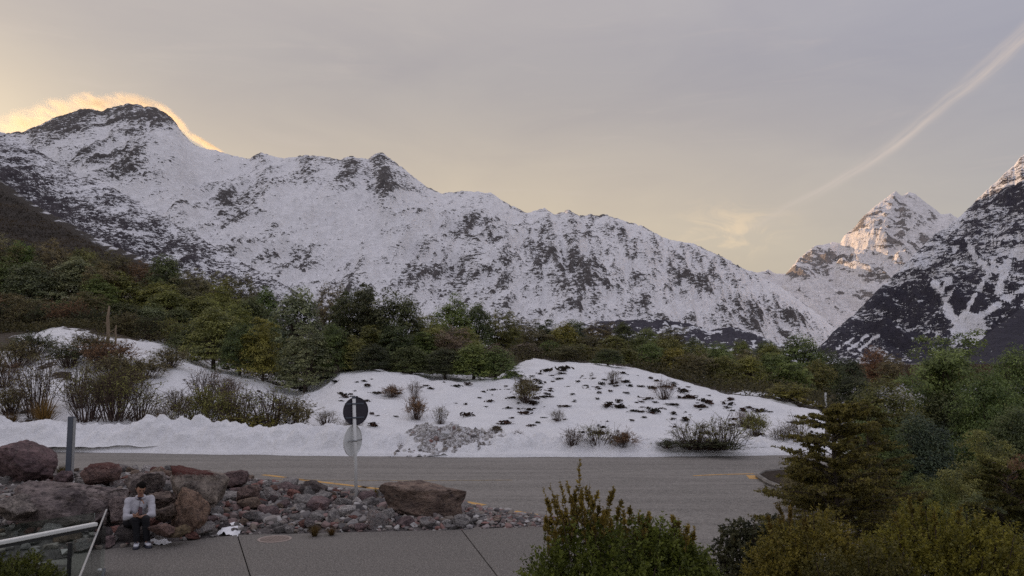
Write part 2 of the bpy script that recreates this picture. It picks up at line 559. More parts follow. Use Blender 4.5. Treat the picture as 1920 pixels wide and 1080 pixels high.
def massif(name, sky, yr, yf, rng_px, nc, nr, rockfn, amp, L, ang, seed, mat, label, zf=-25.0, prof=1.3, jag=2.0, skew=0.0, rib=0.0, riblen=300.0, back=0.16, jagL=14.0):
    px = np.linspace(rng_px[0], rng_px[1], nc)
    pys = interp(sky, px) + jag * (ridged(px / jagL, px * 0 + seed, 5, seed, .62) - 0.55) * 2.6
    Yr, Yf = interp(yr, px), interp(yf, px)
    c, s_ = math.cos(PITCH), math.sin(PITCH)
    y = -(pys - CY) / F
    dx, dy, dz = (px - CX) / F, c - y * s_, s_ + y * c
    zr = CAMZ + Yr * dz / dy
    t = np.concatenate([np.linspace(0, 1, nr) ** 0.9, [1.25, 1.6, 2.2, 3.0]])[:, None]
    tf = np.clip(t, 0, 1)
    tb = np.clip(t - 1, 0, 2) * back
    Y = Yf + (Yr - Yf) * tf + tb * Yr
    X = Y * (dx / dy) + skew * (1 - tf) * tf * (Yr - Yf)
    z = zf + (zr - zf) * tf ** prof - tb * 1.6 * (zr - zf)
    a = math.radians(ang)
    q0, q1 = X * math.cos(a) - z * math.sin(a), X * math.sin(a) + z * math.cos(a)
    w = np.clip(4 * tf * (1.0 - tf), 0, 1) ** 0.7 * (t <= 1)
    big = ridged(q0 / L + 3.1, q1 / (L * 2.2) + Y / (L * 3.0), 6, seed + 3)
    mid = ridged(q0 / (L * .26) + 7, q1 / (L * .70) + Y / (L * 1.0), 5, seed + 31)
    rb = ridged((X + skew * z) / riblen + 0.35 * fbm(X / riblen, z / riblen, 3, seed + 11), z / (riblen * 5), 4, seed + 21)
    z = z + w * (amp * (big - 0.55) + rib * (rb - 0.5)) * np.minimum(1, (zr - zf) / 400.0)
    fine = fbm(q0 / (L * .16), q1 / (L * .3), 4, seed + 5) - .5
    z = z + w * amp * 0.10 * fine
    z = z + w * amp * .42 * (mid - .55) * np.minimum(1, (zr - zf) / 400.0)
    global HP
    cs = np.cumsum(np.cumsum(np.pad(z, ((5, 4), (5, 4)), 'edge'), 0), 1)
    bl = (cs[9:, 9:] - cs[:-9, 9:] - cs[9:, :-9] + cs[:-9, :-9]) / 81.0
    HP = np.zeros_like(z)
    HP[1:, 1:] = z[1:, 1:] - bl[:z.shape[0] - 1, :z.shape[1] - 1]
    HP[nr - 6:] = 0
    HP = np.clip(HP / (np.std(HP) + 1e-6), -2, 2)
    pxv, pyv = to_pix(X, Y, z)
    # height above the smooth surface and steepness both bare the rock
    gz = np.gradient(z, axis=0) / np.maximum(np.abs(np.gradient(Y, axis=0)), 1.0)
    HPK = .15 if name not in ('mountain_range', 'mountain_slope') else (.19 if name == 'mountain_range' else .24)
    rock, veg = rockfn(pxv, pyv, X, z, Y, big, rb, gz, tf)
    rock = rock + HPK * HP
    rock = np.where(t > 1, rock * 0 + 0.3, rock)
    verts = np.stack([X, Y + 0 * X, z], -1)
    nrr = verts.shape[0]
    me = mesh_arrays(name, verts.reshape(-1, 3), grid_faces(nc, nrr), mat, True, {'rock': rock, 'veg': veg})
    o = obj(name, me)
    return T(o, label, None, None, 'structure')


def rock_main(px, py, X, z, Y, big, rb, gz, tf):
    a = math.radians(38)
    q0, q1 = X * math.cos(a) + z * math.sin(a), -X * math.sin(a) + z * math.cos(a)
    n1 = fbm(q0 / 150, q1 / 75, 5, 3, 0.58)
    n2 = fbm(X / 420, z / 330, 3, 9)
    base = blobs(px, py, [(240, 212, 95, 20, .62), (150, 228, 60, 18, .5), (95, 240, 55, 20, .45), (300, 215, 45, 28, .5), (345, 260, 18, 26, .4),
                          (262, 275, 26, 26, .55), (215, 300, 60, 20, .45), (165, 290, 30, 12, .4), (320, 296, 18, 10, .5), (245, 318, 35, 20, .3),
                          (420, 370, 40, 40, .36), (455, 400, 40, 30, .3), (490, 292, 22, 14, .5), (515, 310, 20, 18, .3), (580, 345, 26, 34, .38), (560, 295, 40, 12, .3),
                          (650, 315, 26, 30, .5), (690, 330, 30, 30, .25), (718, 305, 16, 40, .55), (745, 330, 30, 30, .5), (785, 350, 40, 14, .5), (750, 405, 24, 18, .48),
                          (850, 365, 40, 8, .3), (905, 432, 40, 24, .4), (960, 400, 60, 12, .2), (1110, 430, 110, 20, .32), (1050, 500, 160, 60, .26),
                          (960, 545, 150, 50, .34), (830, 505, 60, 34, .36), (760, 500, 40, 24, .36), (540, 480, 60, 26, .3), (1180, 520, 130, 60, .26),
                          (1000, 460, 120, 40, .26), (740, 560, 120, 40, .32), (1150, 585, 160, 24, .36), (1310, 545, 90, 40, .26), (1420, 580, 90, 30, .34), (1480, 590, 60, 20, .3), (1300, 600, 100, 20, .34)])
    snowfield = blobs(px, py, [(620, 400, 130, 40, .35), (560, 260 + 130, 90, 60, .2), (300, 262, 60, 14, .25), (680, 470, 90, 40, .2), (1290, 575, 50, 14, .35), (1380, 545, 70, 12, .3), (880, 480, 40, 18, .2)])
    rock = -0.09 + base * .84 * (1 - .3 * sstep(px, 700, 950)) + (n1 - .5) * 1.05 + (n2 - .5) * 0.5 + (big - .6) * 0.3 + (rb - .55) * 0.35 - snowfield
    # thin bare edge right along the crest
    rock = rock + 0.38 * sstep(tf, 0.965, 0.99) * (fbm(X / 90, z / 60, 3, 77) > .42)
    return rock, rock * 0


main_sky = [(-700, 250), (-400, 215), (-200, 235), (-60, 262), (0, 250), (40, 247), (70, 236), (100, 219), (128, 212), (150, 204), (178, 206), (190, 210), (203, 202), (222, 199), (240, 194), (262, 194), (272, 200),
            (290, 200), (310, 211), (325, 224), (338, 244), (366, 273), (385, 279), (405, 281), (450, 295), (470, 296), (489, 284), (512, 292), (532, 298), (570, 290), (600, 292), (640, 299), (656, 292),
            (690, 297), (702, 289), (716, 285), (742, 304), (770, 326), (800, 349), (828, 361), (860, 358), (920, 361), (960, 386), (992, 399), (1020, 389), (1040, 401), (1068, 394), (1080, 403), (1138, 402),
            (1170, 413), (1206, 424), (1240, 443), (1262, 450), (1300, 456), (1352, 481), (1388, 500), (1410, 510), (1450, 533), (1500, 562), (1560, 608), (1600, 640), (1700, 690)]
massif('mountain_range', main_sky, [(-700, 6200), (0, 6400), (245, 6800), (700, 7200), (1000, 7600), (1390, 8600), (1560, 7200), (1700, 6500)],
       [(-700, 2800), (400, 3300), (900, 3800), (1300, 4600), (1560, 6300), (1700, 6300)], (-700, 1640), 1180, 300, rock_main, 330, 620, 25, 5, M['mtn_main'],
       "long snow-covered mountain range with a jagged crest, highest at its left end", prof=1.22, jag=2.6, skew=0.10, rib=130, riblen=330)


def rock_cook(px, py, X, z, Y, big, rb, gz, tf):
    a = math.radians(-35)
    q0, q1 = X * math.cos(a) + z * math.sin(a), -X * math.sin(a) + z * math.cos(a)
    n1 = fbm(X / 170 + z / 400, z / 260 - X / 700, 5, 33, 0.6)
    base = blobs(px, py, [(1600, 420, 26, 30, .4), (1550, 480, 40, 22, .35), (1510, 500, 30, 16, .35), (1700, 420, 30, 28, .38), (1745, 410, 30, 20, .35), (1720, 460, 50, 24, .2), (1580, 510, 60, 14, .25), (1640, 400, 14, 14, .2), (1490, 515, 22, 8, .4)])
    rock = -0.04 + base + (n1 - .5) * 1.4 + (big - .6) * .15
    return rock, rock * 0


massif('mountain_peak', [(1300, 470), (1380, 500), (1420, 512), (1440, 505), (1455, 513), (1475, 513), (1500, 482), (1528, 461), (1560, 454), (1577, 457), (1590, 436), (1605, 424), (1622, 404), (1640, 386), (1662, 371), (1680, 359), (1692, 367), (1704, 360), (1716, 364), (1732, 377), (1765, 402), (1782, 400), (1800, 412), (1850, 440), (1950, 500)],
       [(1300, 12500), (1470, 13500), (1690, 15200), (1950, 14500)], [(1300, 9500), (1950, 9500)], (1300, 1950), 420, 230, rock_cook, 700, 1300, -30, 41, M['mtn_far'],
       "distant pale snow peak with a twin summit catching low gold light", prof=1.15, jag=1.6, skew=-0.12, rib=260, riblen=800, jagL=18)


def rock_right(px, py, X, z, Y, big, rb, gz, tf):
    a = math.radians(40)
    q0, q1 = X * math.cos(a) - z * math.sin(a), X * math.sin(a) + z * math.cos(a)
    n1 = fbm(q0 / 22, q1 / 44, 5, 61, 0.62)
    n2 = fbm(X / 150, z / 150, 4, 67)
    up = sstep(py, 610, 440)
    rock = 0.72 - 0.66 * up + (rb - .5) * .5 + (n1 - .5) * 1.2 + (n2 - .5) * .6

    def gully(pts, w0, k):
        s = np.zeros_like(px)
        for (x0, y0), (x1, y1) in zip(pts[:-1], pts[1:]):
            tt = np.clip(((px - x0) * (x1 - x0) + (py - y0) * (y1 - y0)) / ((x1 - x0) ** 2 + (y1 - y0) ** 2), 0, 1)
            d = np.hypot(px - x0 - tt * (x1 - x0), py - y0 - tt * (y1 - y0)) + (n2 - .5) * 16 + (n1 - .5) * 16
            s = np.maximum(s, k * sstep(d, w0, w0 * 0.35))
        return s
    g_ = gully([(1752, 530), (1768, 556), (1784, 585), (1796, 612)], 9, .95)
    g_ = np.maximum(g_, gully([(1765, 545), (1778, 528)], 6, 1.1))
    g_ = np.maximum(g_, gully([(1775, 560), (1790, 540)], 5, .9))
    g_ = np.maximum(g_, gully([(1812, 450), (1835, 490), (1862, 506)], 5, 1.1))
    g_ = np.maximum(g_, gully([(1862, 492), (1850, 520), (1826, 556), (1800, 606)], 6, 1.15))
    g_ = np.maximum(g_, gully([(1890, 490), (1876, 530), (1870, 552)], 8, .9))
    g_ = np.maximum(g_, gully([(1925, 540), (1870, 572), (1820, 604), (1795, 616)], 11, 1.0))
    g_ = np.maximum(g_, gully([(1925, 566), (1880, 590), (1840, 610)], 6, 0.6))
    g_ = np.maximum(g_, gully([(1798, 610), (1830, 628), (1850, 660)], 12, .8))
    for k in range(3):
        g_ = np.maximum(g_, gully([(1650 - 24 * k, 625 + 4 * k), (1612 - 22 * k, 656)], 3.2, .8))
    rock = rock - g_
    return rock, sstep(py, 470, 590)


right_sky = [(1500, 680), (1542, 645), (1562, 624), (1600, 590), (1650, 540), (1668, 524), (1700, 491), (1725, 466), (1750, 443), (1800, 405), (1830, 376), (1850, 356), (1870, 338), (1890, 319), (1920, 290), (2000, 225), (2150, 130), (2500, 90), (2900, 140)]
massif('mountain_slope', right_sky, [(1500, 3300), (1560, 3500), (1920, 4800), (2500, 5600), (2900, 5600)], [(1500, 3100), (1600, 2900), (1920, 2300), (2900, 2000)], (1500, 2900), 700, 300, rock_right, 190, 230, -35, 71, M['mtn_right'],
       "dark steep mountainside climbing to the right, streaked with white gullies", prof=1.1, jag=3.0, skew=0.0, rib=70, riblen=200, jagL=22)


def rock_spur(px, py, X, z, Y, big, rb, gz, tf):
    n1 = fbm(X / 14, z / 14, 4, 83)
    return 0.88 + (n1 - .5) * .9, rock_one(px)


def rock_one(px):
    return np.ones_like(px)


massif('dark_spur', [(1800, 672), (1828, 645), (1850, 627), (1880, 604), (1922, 572), (2000, 520), (2300, 400)], [(1800, 1500), (2300, 1700)], [(1800, 1300), (2300, 1100)], (1800, 2300), 180, 60, rock_spur, 30, 60, 20, 85, M['mtn_right'],
       "dark scrubby spur at the foot of the right mountainside", jag=2.2, rib=12, riblen=60)


def rock_left(px, py, X, z, Y, big, rb, gz, tf):
    a = math.radians(35)
    q0, q1 = X * math.cos(a) + z * math.sin(a), -X * math.sin(a) + z * math.cos(a)
    n1 = fbm((X * .85 - z * .53) / 34, (X * .53 + z * .85) / 12, 5, 91, 0.66)
    n2 = fbm(q0 / 130, q1 / 60, 3, 95)
    line = interp([(-400, 200), (0, 300), (120, 370), (280, 470), (420, 520), (520, 530)], px)      # lower edge gets darker
    depth = py - interp(left_sky, px)
    rock = 0.27 + 0.30 * sstep(depth, 0, 95) + 0.18 * sstep(px, 250, 420) + (n1 - .5) * 1.1 + (n2 - .5) * .4 + (rb - .55) * .4
    rock = rock + blobs(px, py, [(300, 420, 30, 22, .3), (110, 290, 40, 18, .15), (350, 460, 60, 30, .2)])
    return rock, sstep(depth, 150, 230)


left_sky = [(-1200, -250), (-500, 50), (-250, 160), (0, 247), (30, 258), (60, 274), (110, 308), (150, 328), (200, 346), (250, 372), (290, 396), (330, 421), (400, 460), (440, 482), (480, 506), (530, 531), (600, 575), (760, 680)]
massif('snowy_spur', left_sky, [(-1200, 1900), (0, 2300), (530, 1500), (760, 1300)], [(-1200, 650), (0, 800), (530, 1250), (760, 1250)], (-1200, 720), 620, 230, rock_left, 60, 110, 35, 101, M['mtn_left'],
       "steep spur speckled with snow and dark rock, sloping down from the left", prof=1.15, jag=2.4, skew=0.05, rib=26, riblen=70)


def rock_low(px, py, X, z, Y, big, rb, gz, tf):
    n1 = fbm(X / 7, z / 7, 4, 111)
    depth = py - interp(low_sky, px)
    rock = 0.86 + 0.18 * sstep(depth, 5, 40) + (n1 - .5) * 1.1 - 0.30 * sstep(depth, 22, 0)
    return rock, rock_one(px)


low_sky = [(-1200, -50), (-400, 150), (-200, 235), (0, 337), (60, 380), (120, 414), (200, 456), (290, 492), (340, 512), (420, 540), (520, 600), (600, 660)]
low_o = massif('dark_hillside', low_sky, [(-1200, 700), (0, 760), (600, 560)], [(-1200, 240), (0, 260), (600, 400)], (-1200, 600), 420, 120, rock_low, 16, 34, 30, 121, M['mtn_low'],
       "dark brown scrub hillside falling from the left edge below the speckled spur", jag=2.2, rib=8, riblen=30, skew=0.05)


# low scrub all over the dark hillside
vv = np.empty(len(low_o.data.vertices) * 3, np.float32)
low_o.data.vertices.foreach_get('co', vv)
vv = vv.reshape(-1, 420, 3)[:112]
rng = np.random.default_rng(9)
pu, pv = rng.uniform(60, 418, 52000), rng.random(52000) ** .8 * 110
iu, iv = pu.astype(int), pv.astype(int)
fu, fv = (pu - iu)[:, None], (pv - iv)[:, None]
pp = (vv[iv, iu] * (1 - fu) + vv[iv, iu + 1] * fu) * (1 - fv) + (vv[iv + 1, iu] * (1 - fu) + vv[iv + 1, iu + 1] * fu) * fv
SCRUB_PTS = pp


def rock_moraine(px, py, X, z, Y, big, rb, gz, tf):
    n1 = fbm(X / 9, z / 3.5, 4, 131)
    rock = 0.46 + (n1 - .5) * 2.0 + blobs(px, py, [(1240, 603, 110, 6, .5), (1380, 628, 60, 8, .5), (1150, 606, 60, 6, .4)])
    return rock, rock * 0


massif('moraine_hill', [(900, 690), (1000, 640), (1090, 607), (1150, 601), (1230, 598), (1290, 606), (1330, 619), (1370, 612), (1405, 622), (1450, 640), (1540, 660), (1600, 690)], [(900, 1500), (1600, 1500)], [(900, 1250), (1600, 1250)], (900, 1600), 420, 60, rock_moraine, 14, 40, 15, 135, M['mtn_right'],
       "low hummocky moraine patched with snow at the foot of the range", jag=2.0, rib=5, riblen=40)

# plume of blown snow lit from behind along the high crest at the left
def cloud_mat():
    m, N = new_mat('plume')
    g_ = N.n('ShaderNodeTexCoord')
    o3 = g_.outputs['Object']
    r = N.vmath('LENGTH', o3)
    info = N.n('ShaderNodeObjectInfo').outputs['Random']
    p = N.vmath('ADD', N.vmath('MULTIPLY', o3, (2.6, 1.0, 1.5)), N.n('ShaderNodeCombineXYZ', {0: N.math('MULTIPLY', info, 30.0), 1: 0.0, 2: 0.0}).outputs[0])
    ns = N.noise(p, 1.15, 2, 0.5, 0.5)
    d = N.math('MULTIPLY', N.ramp(r, 1.0, 0.15), N.ramp(ns, 0.34, 0.66))
    v = N.n('ShaderNodeVolumePrincipled', {'Color': (0.98, 0.86, 0.62, 1), 'Anisotropy': 0.55, 'Density': N.math('MULTIPLY', d, 0.008)})
    N.n('ShaderNodeOutputMaterial', {'Volume': v.outputs[0]})
    return m


M['plume'] = cloud_mat()
bm = bmesh.new()
bmesh.ops.create_icosphere(bm, subdivisions=3, radius=1.0)
plume_me = bpy.data.meshes.new('snow_plume')
bm.to_mesh(plume_me)
bm.free()
plume_me.materials.append(M['plume'])
for i, (px_, py_, rx_, rz_, Y_, tilt, lab) in enumerate([
        (45, 232, 62, 22, 6700, -28, "thin gold plume of blown snow lowest on the crest at the left edge"),
        (110, 208, 55, 20, 6900, -22, "gold-lit blown snow on the left shoulder of the high summit"),
        (180, 194, 55, 22, 7000, -5, "brightest tall plume of blown snow over the notch left of the summit"),
        (255, 192, 60, 15, 7100, 4, "narrow glowing band of blown snow along the summit crest"),
        (325, 222, 48, 16, 7100, 48, "glowing blown snow down the steep right shoulder of the summit"),
        (385, 270, 55, 13, 7100, 28, "faint gold blown snow trailing off where the crest levels out")]):
    o = obj('snow_plume', plume_me, None, at(px_, py_, Y_))
    s_ = Y_ / F
    o.scale = (rx_ * s_ * .95, 300, rz_ * s_ * .68)
    o.rotation_euler = (0, math.radians(tilt), 0)
    T(o, lab, None, 'blown snow along the high crest', 'stuff')

# ------------------------------------------------------------------ ground sheets
def sheet(name, poly, z, mat, label):
    me = bpy.data.meshes.new(name)
    me.from_pydata([(p[0], p[1], z) for p in poly], [], [tuple(range(len(poly)))])
    me.materials.append(mat)
    return T(obj(name, me), label, None, None, 'structure')


sheet('ground', [(-30000, -3000), (30000, -3000), (30000, 40000), (-30000, 40000)], -0.30, M['valley'], "flat valley floor patched with snow and dry grass")

PYC = [(-400, 590), (-200, 600), (0, 622), (60, 618), (120, 612), (200, 628), (330, 648), (400, 690), (460, 712), (520, 728), (560, 736), (600, 722), (640, 694), (700, 690), (760, 696), (830, 700), (930, 712), (955, 690), (1000, 672), (1050, 680), (1120, 684), (1190, 692), (1260, 712), (1350, 738), (1440, 748), (1530, 772), (1560, 800), (1620, 830), (1900, 835)]
YC = [(-400, 62), (0, 60), (330, 56), (500, 50), (650, 48), (930, 48), (1000, 56), (1190, 54), (1350, 50), (1530, 46), (1900, 44)]
SL = [(-400, .19), (0, .18), (300, .16), (450, .11), (600, .075), (850, .05), (1000, .03), (1300, .012), (1560, 0.0), (1900, 0.0)]


def hill(X, Y):
    X, Y = np.asarray(X, float), np.asarray(Y, float)
    px = CX + F * X / np.maximum(Y, 1.0)
    yc, pyc = interp(YC, px), interp(PYC, px)
    zc = CAMZ + (680 - pyc) / F * yc
    t = np.clip((Y - 32.5) / (yc - 32.5), 0, 1)
    z = 0.12 + (zc - 0.12) * (0.35 * t + 0.65 * (t * t * (3 - 2 * t)))
    z = z + interp(SL, px) * 130 * (1 - np.exp(-np.clip(Y - yc, 0, 1e9) / 130))
    n = fbm(X / 5.5, Y / 5.5, 4, 211) - .5
    z = z + n * 0.9 * np.clip(t * 3, 0, 1) * np.clip((1700 - px) / 300, 0, 1) * np.where(t >= 1, 0.6, t * .9 + .2)
    z = z + (fbm(X / 0.8, Y / 0.8, 3, 217) - .5) * 0.16 + (ridged(X / 3.4, Y / 1.9, 3, 219) - .55) * .30 * np.clip((60 - Y) / 10, 0, 1)
    return z


def hill_z(x, y):
    return float(hill(np.array([x]), np.array([y]))[0])


def hill_hit(px, py, y0=31.0):
    """the spot of the bank seen at a pixel"""
    d = pix_dir(px, py)
    Ys = np.arange(y0, 190, 0.1)
    k = Ys / d.y
    X, Z = d.x * k, CAMZ + d.z * k
    below = np.nonzero(Z <= hill(X, Ys))[0]
    i = below[0] if len(below) else len(Ys) - 1
    return Vector((X[i], Ys[i], float(hill(X[i:i + 1], Ys[i:i + 1])[0])))


pxs = np.linspace(-420, 1900, 620)
Ys = np.concatenate([np.linspace(32.0, 58, 165), np.linspace(58.5, 110, 70), np.linspace(112, 250, 40)])
A, YY = np.meshgrid((pxs - CX) / F, Ys)
XX = A * YY
ZZ = hill(XX, YY)
PX, PY = to_pix(XX, YY, ZZ)
depth = (PX - CX) * 0 + YY - interp(YC, PX)
snow = sstep(depth, 3.0, -0.5) * 1.0
snow = np.maximum(snow, 0.30 + 0.5 * (fbm(XX / 9, YY / 9, 3, 223) - .5))
leftd = sstep(PX + 0.55 * (PY - 700), 330, 190)
snow = snow * (1 - leftd) + leftd * (0.34 + 0.9 * (fbm(XX / 3.0, YY / 2.2, 3, 237) - .5) + blobs(PX, PY, [(90, 636, 50, 16, .9), (155, 640, 40, 13, .7), (275, 659, 62, 17, 1.0), (32, 674, 26, 11, .8), (32, 706, 32, 18, .9), (18, 746, 30, 14, .8), (150, 692, 13, 22, .7), (192, 716, 34, 16, .9), (205, 746, 26, 20, .6), (250, 702, 30, 12, .7), (95, 730, 50, 40, .35), (180, 770, 60, 30, .4)]))
bare = sstep(fbm(XX / 2.4, YY / 1.5, 4, 231), .585, .70) * sstep(PX, 560, 640) * (0.45 + 0.55 * np.exp(-((PX - 1020) / 110) ** 2 - ((PY - 710) / 45) ** 2)) * sstep(YY, 34.5, 37)
snow = snow - .62 * bare
snow = np.where(PX > 1545, 0.35, snow)
snow = np.maximum(snow, sstep(YY, 35.5, 34.0) * (PX < 1545))
me = mesh_arrays('snowy_bank', np.stack([XX, YY, ZZ], -1).reshape(-1, 3), grid_faces(len(pxs), len(Ys)), M['snow_bank'], True, {'snow': snow})
T(obj('snowy_bank', me), "snow-covered bank rising behind the road to the edge of the trees", None, None, 'structure')

# road, far edge follows the berm
sheet('road', [(-90, 3.0), (95, 3.0), (95, 34.2), (-90, 34.2)], -0.06, M['asphalt'], "grey asphalt road running across below the snowy bank")

# berm of ploughed snow along the far side of the road
bpx = np.linspace(-420, 1640, 1100)
front = [ground_pt(p, q, -0.05) for p, q in zip(bpx, interp([(-420, 842), (0, 846), (140, 848), (300, 850), (600, 855), (900, 857), (1200, 857), (1400, 855), (1530, 853), (1640, 852)], bpx))]
fx, fy = np.array([p.x for p in front]), np.array([p.y for p in front])
H = interp([(-420, .95), (0, .85), (80, .72), (160, .74), (280, 1.05), (320, .95), (420, .80), (560, .72), (640, .80), (700, .5), (950, .50), (1060, .36), (1200, .42), (1300, .34), (1530, .36), (1600, .30), (1640, .05)], bpx)
ss = np.linspace(0, 1, 44)[:, None]
wdt = 3.2
BX = fx + 0 * ss
BY = fy + ss * wdt + (1 - ss) * 0.35 * (fbm(fx / 1.6, fx * 0, 3, 303) - .5)
prof_ = sstep(ss, 0.0, 0.42) ** 0.75 * sstep(ss, 1.06, 0.62)
lump = fbm(BX / 0.55, BY / 0.55, 4, 311) - .5
lump2 = ridged(BX / 1.3, BY / 1.1, 3, 313) - .55
BZ = -0.10 + H * prof_ * (1 + 0.75 * lump2) + (lump * 0.34 + (ridged(BX / .38, BY / .30, 3, 317) - .55) * .22) * np.clip(prof_ * 1.6, 0, 1) + ss * 0.18
BZ = np.maximum(BZ, -0.10 + np.minimum(.9, .16 * sstep(ss, 0.0, .07) + .22 * sstep(ss, .05, .4)) * (H > .2))
me = mesh_arrays('snow_berm', np.stack([BX, BY, BZ], -1).reshape(-1, 3), grid_faces(len(bpx), 44), M['snow_berm'], True)
T(obj('snow_berm', me), "lumpy ridge of ploughed white snow along the far edge of the road", None, None, 'structure')

# dirty ploughed heap
hc = ground_pt(822, 853, -0.05)
hx, hy = np.meshgrid(np.linspace(-3.3, 4.6, 150), np.linspace(-0.6, 3.4, 80))
hr = np.hypot(hx / np.where(hx < 0, 2.75, 4.2), (hy - 1.2) / 2.0) + (fbm(hx / .9, hy / .9, 3, 339) - .5) * .35
hz = .92 * sstep(1.0 - hr, 0.0, 0.85) ** 0.85 * (1 + 0.5 * (ridged(hx / 1.0, hy / 1.0, 3, 331) - .5)) + (fbm(hx / .22, hy / .22, 4, 337) - .5) * .30 * (hr < 1) - 0.10 - 0.5 * sstep(hr, 0.98, 1.1)
me = mesh_arrays('snow_heap', np.stack([hx * 1.0 + hc.x, hy + hc.y, hz], -1).reshape(-1, 3), grid_faces(150, 80), M['snow_dirty'], False)
heap = T(obj('snow_heap', me), "grey heap of dirty gravelly snow pushed up beside the road", "snow heap")

# right-hand verge, a kerbed bed of bark and gravel
vf = [ground_pt(p, q, -0.02) for p, q in [(1420, 893), (1440, 906), (1480, 921), (1545, 938), (1640, 944), (1780, 946), (2100, 944), (2600, 930)]]
vb = [ground_pt(p, q, -0.02) for p, q in [(2600, 862), (2100, 862), (1920, 864), (1640, 872), (1530, 878), (1470, 882), (1432, 886)]]
acc = Acc().prism([(p.x, p.y) for p in vf + vb], -0.2, 0.02)
T(obj('verge', acc.mesh('verge', M['soil'])), "planted verge of dark gravel and bark inside the road bend", None, None, 'structure')
acc = Acc()
ring = [Vector((p.x, p.y, 0.0)) for p in vb[-3:] + vf]
acc.tube([p + Vector((0, 0, 0.0)) for p in ring], 0.07, 6)
T(obj('kerb', acc.mesh('kerb', M['asphalt'])), "low dark kerb curving round the nose of the verge", None, None, 'structure')
# planting bed close to the building, under the front bushes
nb = [(0.2, 3.2), (30, 3.2), (30, 12.0), (14, 12.8), (9.5, 13.2), (6.0, 12.6), (4.2, 11.6), (2.6, 10.0), (1.1, 9.0), (0.35, 7.0)]
acc = Acc().prism(nb, -0.2, 0.0)
T(obj('planting_bed', acc.mesh('planting_bed', M['soil'])), "dark soil bed under the front bushes", None, None, 'structure')
nb2 = [(-16, 3.2), (-4.9, 3.2), (-5.2, 9.0), (-6.4, 12.6), (-7.4, 14.2), (-16, 15.0)]
acc = Acc().prism(nb2, -0.2, -0.012)
T(obj('gravel_bed', acc.mesh('gravel_bed', M['gravel_soil'])), "gravel strip beside the glass balustrade", None, None, 'structure')

# path of broad concrete slabs with open joints; each slab a part
path = T(bpy.data.objects.new('path', None), "grey speckled footpath of broad slabs in front of the rock bed", None, None, 'structure')
col.objects.link(path)


def g2(px, py, z=0.0):
    p = ground_pt(px, py, z)
    return Vector((p.x, p.y))


jA, jB = (g2(445, 1003), g2(468, 1076)), (g2(865, 994), g2(930, 1078))


def ext(j, y):
    d = (j[1] - j[0])
    return j[0] + d * ((y - j[0].y) / d.y)


topL, topA, topB, topR = g2(140, 1036), g2(445, 1003), g2(865, 993), g2(1060, 984)
gap = Vector((0.012, 0))
slabs = [[Vector((-4.75, 3.4)), ext(jA, 3.4) - gap, topA - gap, topL, Vector((-6.9, 12.6)), Vector((-5.1, 9.0))],
         [ext(jA, 3.4) + gap, ext(jB, 3.4) - gap, topB - gap, topA + gap],
         [ext(jB, 3.4) + gap, Vector((0.2, 3.4)), Vector((0.33, 7.0)), Vector((1.08, 9.0)), topR + Vector((0.5, -3)), topR, topB + gap]]
for s in slabs:
    acc = Acc().prism([(p.x, p.y) for p in s], -0.14, 0.0)
    obj('slab', acc.mesh('slab', M['path']), path)
acc = Acc().prism([(-7.5, 3.3), (3.0, 3.3), (3.0, 17.4), (-7.5, 17.4)], -0.25, -0.052)
T(obj('path_base', acc.mesh('path_base', M['soil'])), "dark earth showing in the joints of the path", None, None, 'structure')

# painted lines
def strip(name, pts, w, mat, label, z=-0.056):
    P = [g2(*p, -0.056) for p in pts]
    v, f = [], []
    for i, p in enumerate(P):
        d = (P[min(i + 1, len(P) - 1)] - P[max(i - 1, 0)]).normalized()
        n = Vector((-d.y, d.x)) * (w / 2)
        v += [(p.x + n.x, p.y + n.y, z), (p.x - n.x, p.y - n.y, z)]
        if i:
            f.append((2 * i - 2, 2 * i, 2 * i + 1, 2 * i - 1))
    me_ = bpy.data.meshes.new(name)
    me_.from_pydata(v, [], f)
    me_.materials.append(mat)
    return T(obj(name, me_), label, None, None, 'structure')


strip('yellow_line', [(494, 890), (530, 894.5), (570, 900), (640, 908), (690, 914)], 0.2, M['yellow'], "yellow edge line nearest the dark round boulder")
strip('yellow_line', [(676, 912.5), (700, 915.5), (740, 920.5)], 0.2, M['yellow'], "short yellow edge line between the round sign and the slanted boulder")
strip('yellow_line', [(866, 939.5), (885, 943), (908, 947)], 0.2, M['yellow'], "short yellow edge line at the low end of the slanted boulder")
strip('yellow_line', [(964, 958.5), (1000, 964.5), (1042, 971.5)], 0.2, M['yellow'], "yellow edge line ending behind the front bush")
strip('yellow_line', [(497, 898), (600, 900), (700, 901), (820, 901), (960, 900)], 0.09, M['yellow_faded'], "worn pale yellow line crossing the road")
strip('yellow_line', [(1300, 892), (1340, 890), (1413, 888)], 0.14, M['yellow'], "yellow line running up to the nose of the verge")
strip('yellow_line', [(1424, 887), (1446, 885)], 0.11, M['yellow'], "short yellow dash just past the nose of the verge")
strip('yellow_line', [(1408, 891), (1415, 898)], 0.30, M['yellow'], "small yellow block painted at the nose of the verge")
# ------------------------------------------------------------------ vegetation: meshes
def unit(v):
    return v / np.maximum(np.linalg.norm(v, axis=-1, keepdims=True), 1e-9)


def leaf_arrays(c, nrm, size, asp, rng, along=None):
    """rhombic leaves as one array of quads"""
    nrm = unit(nrm)
    r = rng.normal(size=c.shape) if along is None else along
    t = unit(r - nrm * np.sum(r * nrm, -1, keepdims=True))
    b = np.cross(nrm, t)
    s = size[:, None]
    v = np.stack([c - t * s, c + b * s * asp, c + t * s, c - b * s * asp], 1)
    return v.reshape(-1, 3), np.arange(len(c) * 4).reshape(-1, 4)


